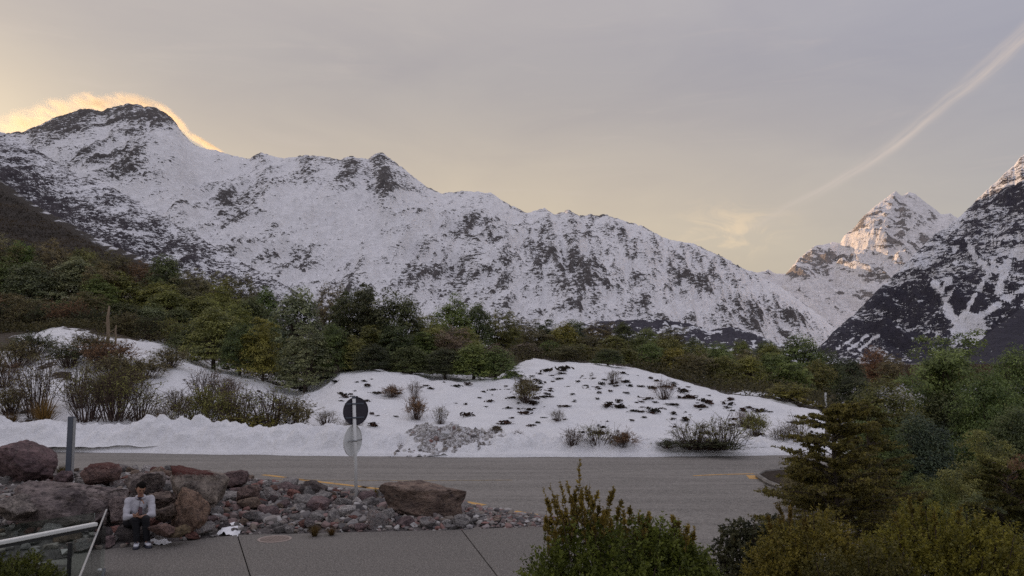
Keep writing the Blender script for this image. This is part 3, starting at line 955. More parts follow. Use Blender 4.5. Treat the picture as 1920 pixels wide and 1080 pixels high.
def tree_mesh(kind, seed, nclump, per, leaf):
    """a crown of leaf clumps in a unit box (radius .5, height 1) and the trunk and limbs that carry it"""
    rng = np.random.default_rng(seed)
    if kind == 'round':
        d = unit(rng.normal(size=(nclump, 3)))
        d[:, 2] = np.abs(d[:, 2]) * 1.75 - 0.82
        r = rng.random(nclump) ** 0.18
        lob = 0.78 + 0.34 * vn2(np.arctan2(d[:, 1], d[:, 0]) * 1.4 + 9, d[:, 2] * 2.2 + seed, seed)
        c = d * (r * lob)[:, None] * np.array([0.43, 0.43, 0.50]) + np.array([0, 0, 0.46])
        rc = rng.uniform(0.06, 0.125, nclump)
    elif kind == 'upright':
        nl = 9
        base = rng.normal(size=(nl, 2)) * 0.07
        tip = rng.normal(size=(nl, 2)) * 0.22
        hgt = rng.uniform(0.62, 1.0, nl)
        k = rng.integers(0, nl, nclump)
        s = rng.random(nclump) ** 0.75
        xy = base[k] * (1 - s)[:, None] + tip[k] * s[:, None]
        wid = 0.24 * (1 - s) ** 0.6 + 0.03
        c = np.stack([xy[:, 0], xy[:, 1], 0.10 + s * (hgt[k] - 0.13)], -1)
        c[:, :2] += rng.normal(size=(nclump, 2)) * wid[:, None] * 0.75
        rc = 0.045 + 0.075 * (1 - s) * rng.uniform(.6, 1.1, nclump) + 0.01
    else:     # 'open', airy crown with gaps
        d = unit(rng.normal(size=(nclump, 3)))
        d[:, 2] = d[:, 2] * 0.9 + 0.1
        r = rng.random(nclump) ** 0.3
        lob = 0.65 + 0.6 * vn2(np.arctan2(d[:, 1], d[:, 0]) * 1.8, d[:, 2] * 3 + seed, seed + 4)
        c = d * (r * lob)[:, None] * np.array([0.46, 0.46, 0.44]) + np.array([0, 0, 0.54])
        rc = rng.uniform(0.035, 0.085, nclump)
    c[:, 2] = np.clip(c[:, 2], 0.05, 0.97)
    out = unit((c - np.array([0, 0, .40])) * np.array([1.3, 1.3, 1.0]))
    ct = np.clip(rng.normal(0.46, 0.27, nclump), 0, 1)
    k = np.repeat(np.arange(nclump), per)
    d = unit(rng.normal(size=(len(k), 3)))
    d[:, 2] = np.where(rng.random(len(k)) < 0.92, np.abs(d[:, 2]), d[:, 2])
    rr = rc[k] * (0.45 + 0.65 * rng.random(len(k)))
    p = c[k] + d * rr[:, None] * np.array([1.1, 1.1, 0.75])
    p[:, 2] = np.maximum(p[:, 2], 0.02)
    nrm = d * 0.45 + out[k] * .55 + rng.normal(size=d.shape) * 0.38 + np.array([0, 0, 0.75])
    sz = leaf * rng.uniform(0.55, 1.25, len(k))
    v, f = leaf_arrays(p, nrm, sz, 0.52, rng)
    tone = np.clip(ct[k] + rng.normal(0, 0.16, len(k)), 0, 1)
    tone = np.where(rng.random(len(k)) < 0.03, 1.0, np.minimum(tone, 0.92))
    crown = mesh_arrays('crown', v, f, M['leaf'], False, None, {'tone': tone})
    acc = Acc()
    hub = Vector((rng.normal() * .02, rng.normal() * .02, 0.30))
    acc.tube([(0, 0, -0.06), (0.01, 0, 0.12), hub], [0.036, 0.028, 0.022], 7)
    for i in rng.choice(nclump, min(26, nclump), replace=False):
        e = Vector(c[i])
        m_ = hub.lerp(e, 0.5) + Vector(rng.normal(size=3) * 0.03)
        acc.tube([hub * 0.8, m_, e], [0.014, 0.009, 0.003], 4, False)
    trunk = acc.mesh('trunk', M['bark'], True)
    return crown, trunk


PROTO = {}
for kd, sd0 in (('round', 1), ('upright', 11), ('open', 21)):
    for v_ in range(3):
        PROTO[kd, v_] = tree_mesh(kd, sd0 + v_, {'round': 300, 'upright': 400, 'open': 400}[kd], {'round': 36, 'upright': 36, 'open': 28}[kd], {'round': 0.019, 'upright': 0.018, 'open': 0.017}[kd])
for kd, sd0 in (('round', 51), ('upright', 61), ('open', 71)):
    for v_ in range(2):
        PROTO[kd + '_near', v_] = tree_mesh(kd, sd0 + v_, {'round': 620, 'upright': 640, 'open': 820}[kd], {'round': 46, 'upright': 46, 'open': 38}[kd], {'round': 0.0125, 'upright': 0.0125, 'open': 0.0115}[kd])

COLS = {'dark': ((0.129, 0.168, 0.075), 'dark green'), 'green': ((0.177, 0.240, 0.090), 'mid-green'), 'olive': ((0.231, 0.252, 0.088), 'olive'), 'yellow': ((0.291, 0.288, 0.081), 'yellow-green'),
        'brown': ((0.199, 0.190, 0.106), 'brownish'), 'grey': ((0.220, 0.267, 0.165), 'grey-green'), 'mauve': ((0.258, 0.214, 0.186), 'mauve-grey'), 'rust': ((0.237, 0.156, 0.100), 'rust-tinged'),
        'blue': ((0.124, 0.170, 0.122), 'bluish dark'), 'black': ((0.095, 0.117, 0.062), 'blackish green'),}
FORM = {'round': 'rounded', 'upright': 'upright ragged', 'open': 'thin-crowned'}
LAND = [(0, 'the left picture edge'), (40, 'the pyramid boulder'), (85, 'the straw tussock'), (133, 'the blue-grey post'), (200, 'the bare dead trunk'), (246, 'the seated person'), (300, 'the snow scrap by the path'), (348, 'the red-topped boulder'),
        (400, 'the boulder stack edge'), (437, 'the ragged snow scrap'), (515, 'the manhole cover'), (587, 'the dark round boulder'), (667, 'the round sign'), (718, 'the pointed mid peak'), (785, 'the slanted boulder'), (822, 'the grey snow heap'),
        (900, 'the short yellow line'), (985, 'the brown bank shrub'), (1040, 'the kerb end'), (1083, 'the tallest front shoot'), (1140, 'the small roadside shrub'), (1215, 'the front bush peak'), (1265, 'the second front bush peak'), (1330, 'the wide twiggy shrub'),
        (1415, 'the verge nose'), (1490, 'the last bank shrub'), (1548, 'the white marker post'), (1600, 'the tiered tree'), (1690, 'the twin snow peak')]
seen_labels = {}


def where(px):
    x, nm = min(LAND, key=lambda t: abs(t[0] - px))
    d = px - x
    return ('above ' if abs(d) < 12 else ('above-left of ' if d < 0 else 'above-right of ')) + nm


trng = random.Random(5)


def tree(px, top, w, Y, kind, ck, row, label=None, group='trees of the wood behind the bank', name='tree', zbase=None, var=None, cat='tree', squash=1.0):
    if label is None and not kind.endswith('_near'):
        Y *= trng.uniform(.985, 1.02)
        top += trng.uniform(-7, 9)
    p = at(px, top, Y)
    zb = hill_z(p.x, Y) if zbase is None else zbase
    h = max(p.z - zb, 1.2)
    width = w * Y / F * 1.02
    v_ = trng.randrange(3 if not kind.endswith('_near') else 2) if var is None else var
    crown, trunk = PROTO[kind, v_]
    base, word = COLS[ck]
    if label is None:
        label = f"{word} {FORM[kind.replace('_near', '')]} {row} tree, {where(px)}"
    n = seen_labels.get(label, 0)
    seen_labels[label] = n + 1
    if n:
        label = label.replace(' tree,', [' tree, farther one,', ' tree, farthest one,'][min(n - 1, 1)])
    r = empty(name, (p.x, Y, zb - 0.03), label, cat, group, trng.uniform(0, 6.28))
    r.scale = (width, width * trng.uniform(.85, 1.1) * squash, h / 0.99)
    j = [trng.uniform(.78, 1.25) for _ in range(3)]
    g_ = trng.uniform(.8, 1.2)
    cr = obj('crown', crown, r)
    cr.color = (base[0] * g_ * (0.7 + .3 * j[0]), base[1] * g_ * (0.8 + .2 * j[1]), base[2] * g_ * (0.7 + .3 * j[2]), 1)
    obj('trunk', trunk, r)
    return r


# ------------------------------------------------------------------ the wood behind the bank
B, Mi, N_, Fr = 'back-row wood', 'mid-row wood', 'lower-row wood', 'front-row wood'
for (px, top, w, k, c) in [(-60, 412, 130, 'round', 'dark'), (-15, 424, 110, 'open', 'brown'), (40, 440, 96, 'round', 'green'), (100, 452, 100, 'open', 'brown'), (158, 462, 96, 'round', 'olive'), (212, 474, 90, 'open', 'brown'), (262, 484, 80, 'open', 'rust'), (312, 476, 96, 'round', 'dark'),
                           (366, 497, 84, 'open', 'brown'), (412, 508, 80, 'open', 'olive'), (456, 517, 76, 'open', 'brown'), (500, 523, 80, 'round', 'green')]:
    tree(px, top, w * .95, 79 + trng.uniform(-3, 3), k, c, B)
for (px, top, w, k, c) in [(-45, 468, 120, 'round', 'olive'), (12, 482, 110, 'round', 'dark'), (62, 476, 118, 'round', 'grey'), (146, 474, 124, 'round', 'grey'), (226, 502, 120, 'round', 'olive'), (300, 520, 110, 'round', 'olive'), (352, 526, 100, 'round', 'brown'), (410, 530, 96, 'open', 'olive'), (470, 542, 95, 'round', 'dark'), (190, 494, 86, 'open', 'brown')]:
    tree(px, top, w, 71 + trng.uniform(-1.5, 1.5), k, c, Mi)
for (px, top, w, k, c) in [(318, 546, 100, 'round', 'olive'), (380, 552, 96, 'round', 'olive'), (440, 560, 90, 'open', 'olive'), (186, 516, 90, 'round', 'green')]:
    tree(px, top, w, 66.5 + trng.uniform(-1, 1), k, c, N_)
for (px, top, w, k, c) in [(-25, 545, 100, 'open', 'rust'), (22, 548, 90, 'round', 'brown'), (70, 556, 90, 'open', 'brown'), (118, 560, 84, 'round', 'dark'), (162, 552, 84, 'open', 'brown'), (232, 562, 96, 'round', 'dark'), (285, 566, 90, 'round', 'grey'), (335, 575, 90, 'round', 'dark')]:
    tree(px, top, w, 62.3 + trng.uniform(-.6, .6), k, c, Fr)
tree(558, 529, 158, 53, 'round', 'grey', Fr, "broad grey-green dome-crowned tree, widest crown of the wood, at its front", var=0)
tree(405, 570, 130, 51.5, 'round', 'olive', Fr, "wide olive tree between the red-topped boulder and the yellow-green tree")
tree(350, 600, 95, 54, 'upright', 'dark', Fr, "dark tree at the right end of the upper snow patch")
tree(496, 588, 96, 49, 'upright', 'yellow', Fr, "yellow-green tree in front of the broad grey-green dome, brightest of the wood")
tree(700, 640, 90, 47.5, 'round', 'black', Fr, "blackish bush where the wood meets the snow above the round sign", cat='bush', name='bush')
tree(770, 645, 96, 47.5, 'round', 'dark', Fr, "dark bush where the wood meets the snow above the slanted boulder", cat='bush', name='bush')
tree(930, 648, 100, 46.5, 'round', 'green', Fr, "green bush at the snow's edge just right of the low leaning bushy tree", cat='bush', name='bush')
tree(452, 600, 90, 49.5, 'round', 'dark', Fr, "dark rounded tree just left of the yellow-green tree")
tree(575, 610, 120, 48, 'round', 'grey', Fr, "low grey-green tree under the broad dome, reaching down to the snow")
tree(625, 600, 80, 49, 'round', 'green', Fr, "green tree filling the gap right of the broad dome")
tree(618, 528, 70, 62, 'open', 'brown', B, "thin brownish crown on the skyline between the dome and the ragged tall trees")
tree(655, 534, 100, 57, 'round', 'dark', Fr, "tall dark rounded tree left of the highest ragged crown")
tree(706, 522, 120, 55, 'upright', 'black', Fr, "tallest dark ragged tree, its top crossing the snowy range above the round sign")
tree(752, 545, 120, 54, 'round', 'dark', Fr, "dark rounded tree stepping down right of the tallest ragged crown")
tree(790, 585, 90, 55, 'upright', 'olive', Fr, "olive ragged tree above the slanted boulder")
for (px, top, w, Y, k, c) in [(850, 552, 105, 62, 'round', 'green'), (895, 566, 90, 63, 'round', 'dark'), (938, 582, 90, 65, 'open', 'olive'), (690, 600, 100, 51, 'upright', 'olive'), (740, 608, 100, 50.5, 'round', 'dark'), (800, 622, 90, 50, 'upright', 'green'),
                              (660, 628, 80, 50, 'round', 'olive'), (846, 612, 95, 52, 'open', 'mauve'), (930, 640, 60, 53, 'open', 'mauve'), (870, 600, 95, 57, 'round', 'olive'), (820, 588, 90, 58, 'round', 'olive')]:
    tree(px, top, w, Y, k, c, Fr if Y < 55 else Mi)
tree(888, 638, 110, 46.5, 'round', 'green', Fr, "low green bushy tree leaning over the snow right of the grey snow heap")
tree(835, 648, 96, 46.8, 'round', 'black', Fr, "blackish low bushy tree over the snow above the grey snow heap")
for (px, top, w, k, c) in [(978, 592, 76, 'open', 'brown'), (1030, 592, 70, 'upright', 'dark'), (1076, 598, 72, 'round', 'dark'), (1122, 602, 70, 'open', 'brown'), (1168, 606, 70, 'round', 'dark'), (1212, 606, 70, 'round', 'green'), (1258, 612, 70, 'open', 'brown'), (1302, 620, 66, 'round', 'dark'), (1345, 632, 66, 'open', 'green'), (1390, 638, 64, 'round', 'olive'), (1435, 638, 70, 'round', 'dark')]:
    tree(px, top, w, 96 + trng.uniform(-4, 4), k, c, B)
for (px, top, w, k, c) in [(962, 606, 80, 'round', 'olive'), (1008, 612, 80, 'open', 'brown'), (1056, 608, 82, 'round', 'yellow'), (1100, 622, 80, 'open', 'brown'), (1150, 618, 84, 'round', 'olive'), (1198, 624, 76, 'round', 'green'), (1250, 626, 84, 'round', 'olive'), (1300, 634, 80, 'open', 'olive'), (1348, 640, 76, 'round', 'green'), (1396, 646, 76, 'open', 'brown'), (1445, 640, 76, 'round', 'olive')]:
    tree(px, top, w, 77 + trng.uniform(-3, 3), k, c, Mi)
tree(1500, 620, 112, 66, 'round', 'green', Mi, "tallest green rounded tree at the right end of the wood", var=1)
tree(1548, 648, 80, 68, 'round', 'dark', Mi, "dark rounded tree behind the white marker post")
for (px, top, w, k, c) in [(985, 640, 80, 'round', 'mauve'), (1032, 645, 74, 'round', 'green'), (1078, 640, 76, 'open', 'olive'), (1125, 650, 80, 'round', 'olive'), (1170, 648, 70, 'upright', 'olive'), (1218, 646, 80, 'round', 'green'), (1262, 655, 80, 'round', 'yellow'), (1308, 664, 84, 'open', 'brown'), (1355, 668, 80, 'round', 'olive'), (1402, 668, 80, 'round', 'yellow'), (1446, 664, 80, 'round', 'green'), (1488, 676, 76, 'upright', 'green'), (1530, 678, 76, 'open', 'olive')]:
    tree(px, top, w, 60 + trng.uniform(-2, 2), k, c, Fr)
tree(1140, 668, 76, 53, 'round', 'dark', Fr, "dark low bush at the top of the snow above the small roadside shrub", cat='bush', name='bush')
tree(1480, 716, 90, 49, 'open', 'olive', Fr, "low olive bush at the snow's upper edge left of the white marker post", cat='bush', name='bush')
tree(1062, 664, 60, 57, 'open', 'brown', Fr, "low brown bush where the snow runs up among the trees", cat='bush', name='bush')
# beyond the road bend
for i, (px, top, w, Y, k, c, lab) in enumerate([
        (1590, 668, 90, 95, 'round', 'black', "blackish tree beyond the bend, just right of the white marker post"),
        (1636, 648, 50, 110, 'open', 'rust', "small rust-red tree standing up beyond the bend, left of the big leafy tree"),
        (1600, 700, 90, 62, 'round', 'black', "blackish low tree behind the tiered tree's top"),
        (1668, 664, 60, 105, 'open', 'brown', "brown scrubby tree beyond the bend against the dark mountainside"),
        (1875, 690, 70, 60, 'open', 'brown', "brown thin tree below the snow flecks of the valley floor at right")]):
    tree(px, top, w, Y, k, c, B, lab, group='trees beyond the road bend', zbase=-0.3)
# inside the bend, closer
for (px, top, w, Y, k, c, v_, lab) in [
        (1775, 612, 215, 22.0, 'upright_near', 'green', 0, "tall green leafy tree inside the bend, its top against the white gully"),
        (1850, 672, 175, 19.0, 'round_near', 'green', 0, "full green tree right of the tall leafy one inside the bend"),
        (1905, 745, 150, 17.5, 'round_near', 'dark', 1, "dense dark tree at the right edge below the tall green edge tree"),
        (1640, 745, 130, 17.0, 'round_near', 'green', 1, "green rounded tree close behind the tiered tree"),
        (1655, 690, 190, 20.5, 'round_near', 'olive', 0, "olive leafy tree inside the bend, left of the tall green one"),
        (1770, 720, 190, 21.0, 'round_near', 'dark', 1, "dark green lower mass under the tall green tree"),
        (1722, 760, 170, 17.5, 'round_near', 'blue', 0, "bluish dark rounded tree behind the tiered tree"),
        (1900, 630, 170, 24.0, 'round_near', 'green', 0, "tall green tree cut by the right picture edge"),
        (1868, 735, 130, 26.0, 'round_near', 'olive', 1, "olive thin tree between the tall green tree and the right edge"),
        (1835, 800, 150, 15.5, 'upright_near', 'olive', 1, "olive feathery tree in front of the snow patches at right"),
        (1915, 850, 120, 15.0, 'open_near', 'rust', 0, "rust-tinged thin bush at the right picture edge below the snow patches"),
        (1505, 884, 90, 19.5, 'round_near', 'brown', 1, "low brown bush on the nose of the verge left of the tiered tree"),
        (1740, 890, 110, 15.0, 'open_near', 'olive', 1, "small olive bush on the verge under the bluish dark tree"),
        (1850, 905, 170, 12.5, 'round_near', 'dark', 1, "dark green bush low at right between the yellow-green bush and the pavement gap")]:
    tree(px, top, w, Y, k, c, '', lab, group='trees inside the road bend', zbase=-0.02, var=v_)

# far scrub on the valley floor beyond the bend, uncountable
rng = np.random.default_rng(77)
n = 9000
sy = rng.uniform(120, 700, n)
sx = sy * ((rng.uniform(1540, 2050, n) - CX) / F)
keep = vn2(sx / 25, sy / 60, 5) > 0.36
sx, sy = sx[keep], sy[keep]
c = np.stack([sx, sy, rng.uniform(-0.3, 1.6, len(sx))], -1)
c = np.repeat(c, 5, 0) + rng.normal(size=(len(sx) * 5, 3)) * np.array([1.3, 1.3, .5])
v, f = leaf_arrays(c, rng.normal(size=c.shape) + np.array([0, -.6, .5]), rng.uniform(.35, .8, len(c)), .7, rng)
o = obj('scrub', mesh_arrays('scrub', v, f, M['leaf'], False, None, {'tone': rng.uniform(.1, .7, len(c))}))
o.color = (.10, .075, .05, 1)
T(o, "dark scrub spread over the valley floor beyond the road bend", None, None, 'stuff')
# undergrowth in the wood's shade: low scrub that closes the gaps between the trunks
n = 22000
px_ = rng.uniform(-100, 1560, n)
yc_ = interp(YC, px_)
sy = yc_ + np.where(px_ < 360, -1.0, 2.4) + rng.random(n) ** 1.6 * 62
sx = sy * (px_ - CX) / F
sz = hill(sx, sy)
ok = (fbm(sx / 4, sy / 4, 3, 9) > .34)
c = np.stack([sx, sy, sz], -1)[ok]
c = np.repeat(c, 6, 0) + np.abs(rng.normal(size=(len(c) * 6, 3))) * np.array([.5, .5, .55]) * np.where(rng.random((len(c) * 6, 1)) < .5, np.array([[1, 1, 1]]), np.array([[-1, -1, 1]]))
m_ = 6000
px2 = rng.uniform(-120, 370, m_)
y2 = interp(YC, px2) + rng.uniform(-2.5, 6, m_)
x2 = y2 * (px2 - CX) / F
c2 = np.repeat(np.stack([x2, y2, hill(x2, y2)], -1), 7, 0) + rng.normal(size=(m_ * 7, 3)) * np.array([.40, .40, .06]) + np.array([0, 0, 1.0]) * rng.random((m_ * 7, 1)) ** 1.8 * .55
c2 = c2[vn2(c2[:, 0] / 3.2, c2[:, 1] / 3.2, 44) > .40]
c = np.concatenate([c, c2])
v, f = leaf_arrays(c, rng.normal(size=c.shape) + np.array([0, -.4, .5]), rng.uniform(.04, .095, len(c)), .6, rng)
o = obj('undergrowth', mesh_arrays('undergrowth', v, f, M['leaf'], False, None, {'tone': rng.uniform(.05, .8, len(c))}))
o.color = (.105, .100, .050, 1)
T(o, "low dark undergrowth between the trees of the wood", None, None, 'stuff')

c = np.repeat(SCRUB_PTS, 3, 0) + rng.normal(size=(len(SCRUB_PTS) * 3, 3)) * np.array([1.0, 1.0, .5]) + np.array([0, 0, .6])
v, f = leaf_arrays(c, rng.normal(size=c.shape) + np.array([0, -.5, .6]), rng.uniform(.28, .75, len(c)), .7, rng)
o = obj('hillside_scrub', mesh_arrays('hillside_scrub', v, f, M['leaf'], False, None, {'tone': np.clip(np.repeat(fbm(SCRUB_PTS[:, 0] / 18, SCRUB_PTS[:, 2] / 12, 3, 8), 3) * 1.3 - .25 + rng.normal(0, .14, len(c)), 0, .92)}))
o.color = (.085, .066, .042, 1)
T(o, "low brown scrub covering the dark hillside at left", None, None, 'stuff')

# ------------------------------------------------------------------ dead trunks
def snag(px, base_py, top_py, wpx, lab):
    b = hill_hit(px, base_py, 45)
    h = (base_py - top_py) / F * b.y
    r = empty('dead_trunk', b, lab, 'dead tree', 'bare dead trunks at the wood edge')
    w = wpx / F * b.y / 2
    acc = Acc().tube([(0, 0, -.2), (w * .3, 0, h * .35), (-w * .4, 0, h * .7), (w * .2, 0, h)], [w, w * .9, w * .8, w * .45], 8)
    obj('trunk', acc.mesh('trunk', M['bark_pale'], True), r)
    for s, hh, l in ((1, .33, .45), (-1, .55, .3)):
        acc = Acc().tube([(0, 0, h * hh), (s * l * .5, 0, h * hh + l * .25), (s * l, -.05, h * hh + l * .55)], [w * .35, w * .25, w * .08], 5)
        obj('branch', acc.mesh('branch', M['bark_pale'], True), r)


snag(201, 650, 574, 7, "pale bare dead trunk, taller of two, above the upper snow patch")
snag(216, 648, 610, 4, "thin pale dead stem beside the taller bare trunk")

# ------------------------------------------------------------------ scrub on the bank
def twig_shrub(seed, nst, leafn, leaf, spread=0.5, fork=3):
    rng = np.random.default_rng(seed)
    acc = Acc()
    tips = []
    for i in range(nst):
        a = rng.uniform(0, 6.28)
        s = rng.uniform(.15, 1) * spread
        h = rng.uniform(.45, 1.0) * (1 - 0.35 * (s / spread) ** 2)
        b = Vector((math.cos(a) * s * .35, math.sin(a) * s * .35, -.03))
        e = Vector((math.cos(a) * s, math.sin(a) * s, h))
        m_ = b.lerp(e, .5) + Vector(rng.normal(size=3) * .05)
        acc.tube([b, m_, e], [.008, .006, .0025], 3, False)
        for q in range(fork):
            t = rng.uniform(.35, .95)
            st = m_.lerp(e, t)
            d = Vector(rng.normal(size=3) * .13) + Vector((math.cos(a) * .05, math.sin(a) * .05, .10))
            acc.tube([st, st + d], [.0045, .002], 3, False)
            tips.append((st, st + d))
        tips.append((m_, e))
    k = rng.integers(0, len(tips), leafn)
    t = rng.random(leafn) ** .6
    A_ = np.array([tips[i][0] for i in k])
    B_ = np.array([tips[i][1] for i in k])
    c = A_ + (B_ - A_) * t[:, None] + rng.normal(size=(leafn, 3)) * .018
    v, f = leaf_arrays(c, rng.normal(size=c.shape) + np.array([0, 0, .4]), leaf * rng.uniform(.6, 1.3, leafn), .5, rng)
    return mesh_arrays('foliage', v, f, M['leaf'], False, None, {'tone': rng.uniform(.1, .9, leafn)}), acc.mesh('twigs', M['twig'])


SH = {('twiggy', i): twig_shrub(200 + i, 60, 900, .017) for i in range(3)}
SH.update({('dense', i): twig_shrub(220 + i, 70, 3600, .022, .48, 4) for i in range(3)})


def shrub(px, base, w, h, kind, ck, lab, group='scrub on the snowy bank', loc=None):
    b = hill_hit(px, base) if loc is None else loc
    s = b.y / F
    r = empty('shrub', b, lab, 'shrub', group, trng.uniform(0, 6.28))
    r.scale = (w * s, w * s * .7 if w * s > 2.5 else w * s, h * s * 1.05)
    fo, tw = SH[kind, trng.randrange(3)]
    o_ = obj('foliage', fo, r)
    o_.color = (*COLS[ck][0], 1)
    obj('twigs', tw, r)
    return r


for a in [(70, 782, 140, 118, 'twiggy', 'brown', "tall twiggy shrub with bare fanned stems, left of the blue-grey post"),
          (150, 764, 110, 84, 'twiggy', 'olive', "olive twiggy shrub right behind the top of the blue-grey post"),
          (20, 778, 80, 54, 'dense', 'brown', "brown shrub above the pyramid boulder"),
          (215, 788, 140, 100, 'twiggy', 'olive', "twiggy olive shrub right of the blue-grey post"),
          (165, 790, 110, 90, 'twiggy', 'brown', "bare-stemmed brown shrub touching the blue-grey post"),
          (262, 790, 90, 64, 'twiggy', 'olive', "sparse olive shrub above the seated person"),
          (215, 712, 150, 46, 'dense', 'brown', "wide brown shrub mound under the upper snow patches"),
          (130, 690, 100, 44, 'dense', 'black', "dark shrub mound between the upper left snow patches"),
          (270, 712, 90, 40, 'dense', 'brown', "brown shrub hanging over the open snow above the seated person"),
          (30, 690, 80, 50, 'dense', 'brown', "brown shrub at the left edge between two snow patches"),
          (200, 756, 100, 50, 'dense', 'olive', "olive low shrub at the edge of the open snow on the left bank"),
          (10, 726, 70, 50, 'twiggy', 'rust', "rust-tinged thin shrub at the left picture edge"),
          (300, 800, 60, 40, 'twiggy', 'brown', "small brown twiggy shrub above the red-topped boulder"),
          (345, 806, 90, 60, 'twiggy', 'olive', "twiggy shrub right of the small brown one, low on the bank"),
          (395, 806, 110, 80, 'dense', 'olive', "leafy olive shrub low on the bank, left of the wide roadside thicket"),
          (385, 760, 110, 70, 'twiggy', 'mauve', "pale twiggy shrub higher on the bank with snow showing through"),
          (450, 808, 120, 74, 'twiggy', 'olive', "twiggy shrub in the middle of the roadside thicket"),
          (505, 806, 130, 76, 'twiggy', 'olive', "wide twiggy shrub at the right of the roadside thicket"),
          (470, 810, 130, 34, 'dense', 'yellow', "low straw-green shrub hugging the berm in the roadside thicket"),
          (548, 806, 80, 60, 'dense', 'brown', "brownish leafy shrub ending the roadside thicket on its right"),
          (430, 770, 80, 56, 'twiggy', 'mauve', "thin pale shrub above the roadside thicket"),
          (985, 756, 54, 46, 'dense', 'brown', "lone brown shrub high on the open bank right of the wood's low bushes"),
          (780, 786, 44, 40, 'dense', 'rust', "small rust-brown shrub above the grey snow heap"),
          (778, 748, 30, 34, 'twiggy', 'mauve', "thin grey twig shrub above the rust-brown one"),
          (826, 796, 34, 34, 'twiggy', 'brown', "small twiggy shrub growing out of the top of the grey snow heap"),
          (735, 745, 40, 22, 'dense', 'rust', "flat dark rust shrub on the open snow right of the sign disc"),
          (1072, 838, 50, 34, 'twiggy', 'mauve', "small pale twiggy shrub left of the dark roadside shrub"),
          (1120, 840, 80, 42, 'twiggy', 'olive', "twiggy roadside shrub above the tallest front shoot's right"),
          (1168, 840, 60, 30, 'dense', 'rust', "dark rust low shrub on the berm right of the twiggy roadside one"),
          (1300, 842, 90, 52, 'twiggy', 'olive', "twiggy shrub, left half of the wide roadside pair at right"),
          (1358, 842, 110, 60, 'twiggy', 'olive', "twiggy shrub, right half of the wide roadside pair"),
          (1325, 846, 170, 20, 'dense', 'black', "flat blackish shrub lying along the berm under the wide twiggy pair"),
          (1252, 846, 44, 16, 'dense', 'black', "short flat dark shrub on the berm left of the wide twiggy pair"),
          (1416, 818, 50, 44, 'dense', 'olive', "dark olive shrub leaning on the slope right of the wide twiggy pair"),
          (1492, 836, 66, 52, 'twiggy', 'brown', "brown twiggy shrub at the right end of the bank"),
          (930, 818, 30, 20, 'twiggy', 'brown', "tiny twiggy shrub right of the grey snow heap"),
          (970, 828, 26, 20, 'twiggy', 'mauve', "tiny pale twiggy shrub near the berm right of the grey snow heap")]:
    shrub(*a)


for k, (px, w, h, kd, ck, nm) in enumerate([(-10, 80, 50, 'dense', 'black', "dark shrub on the brow of the left bank at the picture edge"), (38, 84, 46, 'dense', 'brown', "brown shrub on the brow of the bank above the pyramid boulder"), (84, 80, 40, 'dense', 'black', "dark shrub on the brow right behind the upper left snow patch"),
                                            (128, 76, 48, 'dense', 'rust', "rusty shrub on the brow behind the upper left snow patch"), (168, 76, 44, 'dense', 'black', "dark shrub on the brow just left of the bare dead trunk"), (236, 80, 46, 'dense', 'brown', "brown shrub on the brow just right of the bare dead trunk"),
                                            (282, 80, 46, 'dense', 'black', "dark shrub on the brow behind the upper snow patch"), (328, 80, 50, 'dense', 'olive', "olive shrub on the brow at the right end of the upper snow patch")]):
    yb_ = float(interp(YC, np.array([px]))[0]) + .8
    xb_ = yb_ * (px - CX) / F
    shrub(px, 0, w, h, kd, ck, nm, loc=Vector((xb_, yb_, hill_z(xb_, yb_) - .05)))
for a in [(60, 668, 110, 44, 'dense', 'black', "dark shrub left of the upper left snow patch"),
          (170, 664, 90, 40, 'dense', 'brown', "brown shrub between the two upper left snow patches"),
          (205, 684, 110, 44, 'dense', 'rust', "rust-brown shrub just under the bare dead trunk"),
          (318, 690, 80, 36, 'dense', 'brown', "brown shrub at the right end of the upper snow patch"),
          (230, 736, 110, 46, 'dense', 'brown', "brown shrub at the left edge of the open snow field"),
          (-20, 720, 90, 60, 'dense', 'brown', "brown shrub cut by the left picture edge, mid-bank"),
          (330, 770, 80, 40, 'twiggy', 'brown', "small brown twigs on the open snow above the red-topped boulder"),
          (420, 740, 60, 34, 'twiggy', 'mauve', "faint grey twigs high on the snow below the olive tree"),
          (610, 800, 50, 30, 'twiggy', 'brown', "small brown twigs on the snow left of the sign"),
          (655, 812, 60, 26, 'twiggy', 'brown', "low twigs on the snow behind the sign's lower disc"),
          (1046, 790, 30, 22, 'twiggy', 'brown', "tiny twigs on the open bank above the kerb end"),
          (1245, 748, 46, 36, 'twiggy', 'rust', "thin upright twigs high on the right bank"),
          (1150, 720, 34, 26, 'twiggy', 'brown', "tiny twigs near the top of the snow right of the low brown bush"),
          (1395, 800, 40, 30, 'twiggy', 'rust', "reddish twigs next to the leaning olive shrub"),
          (1462, 838, 50, 36, 'twiggy', 'brown', "brown twigs left of the last bank shrub")]:
    shrub(*a)


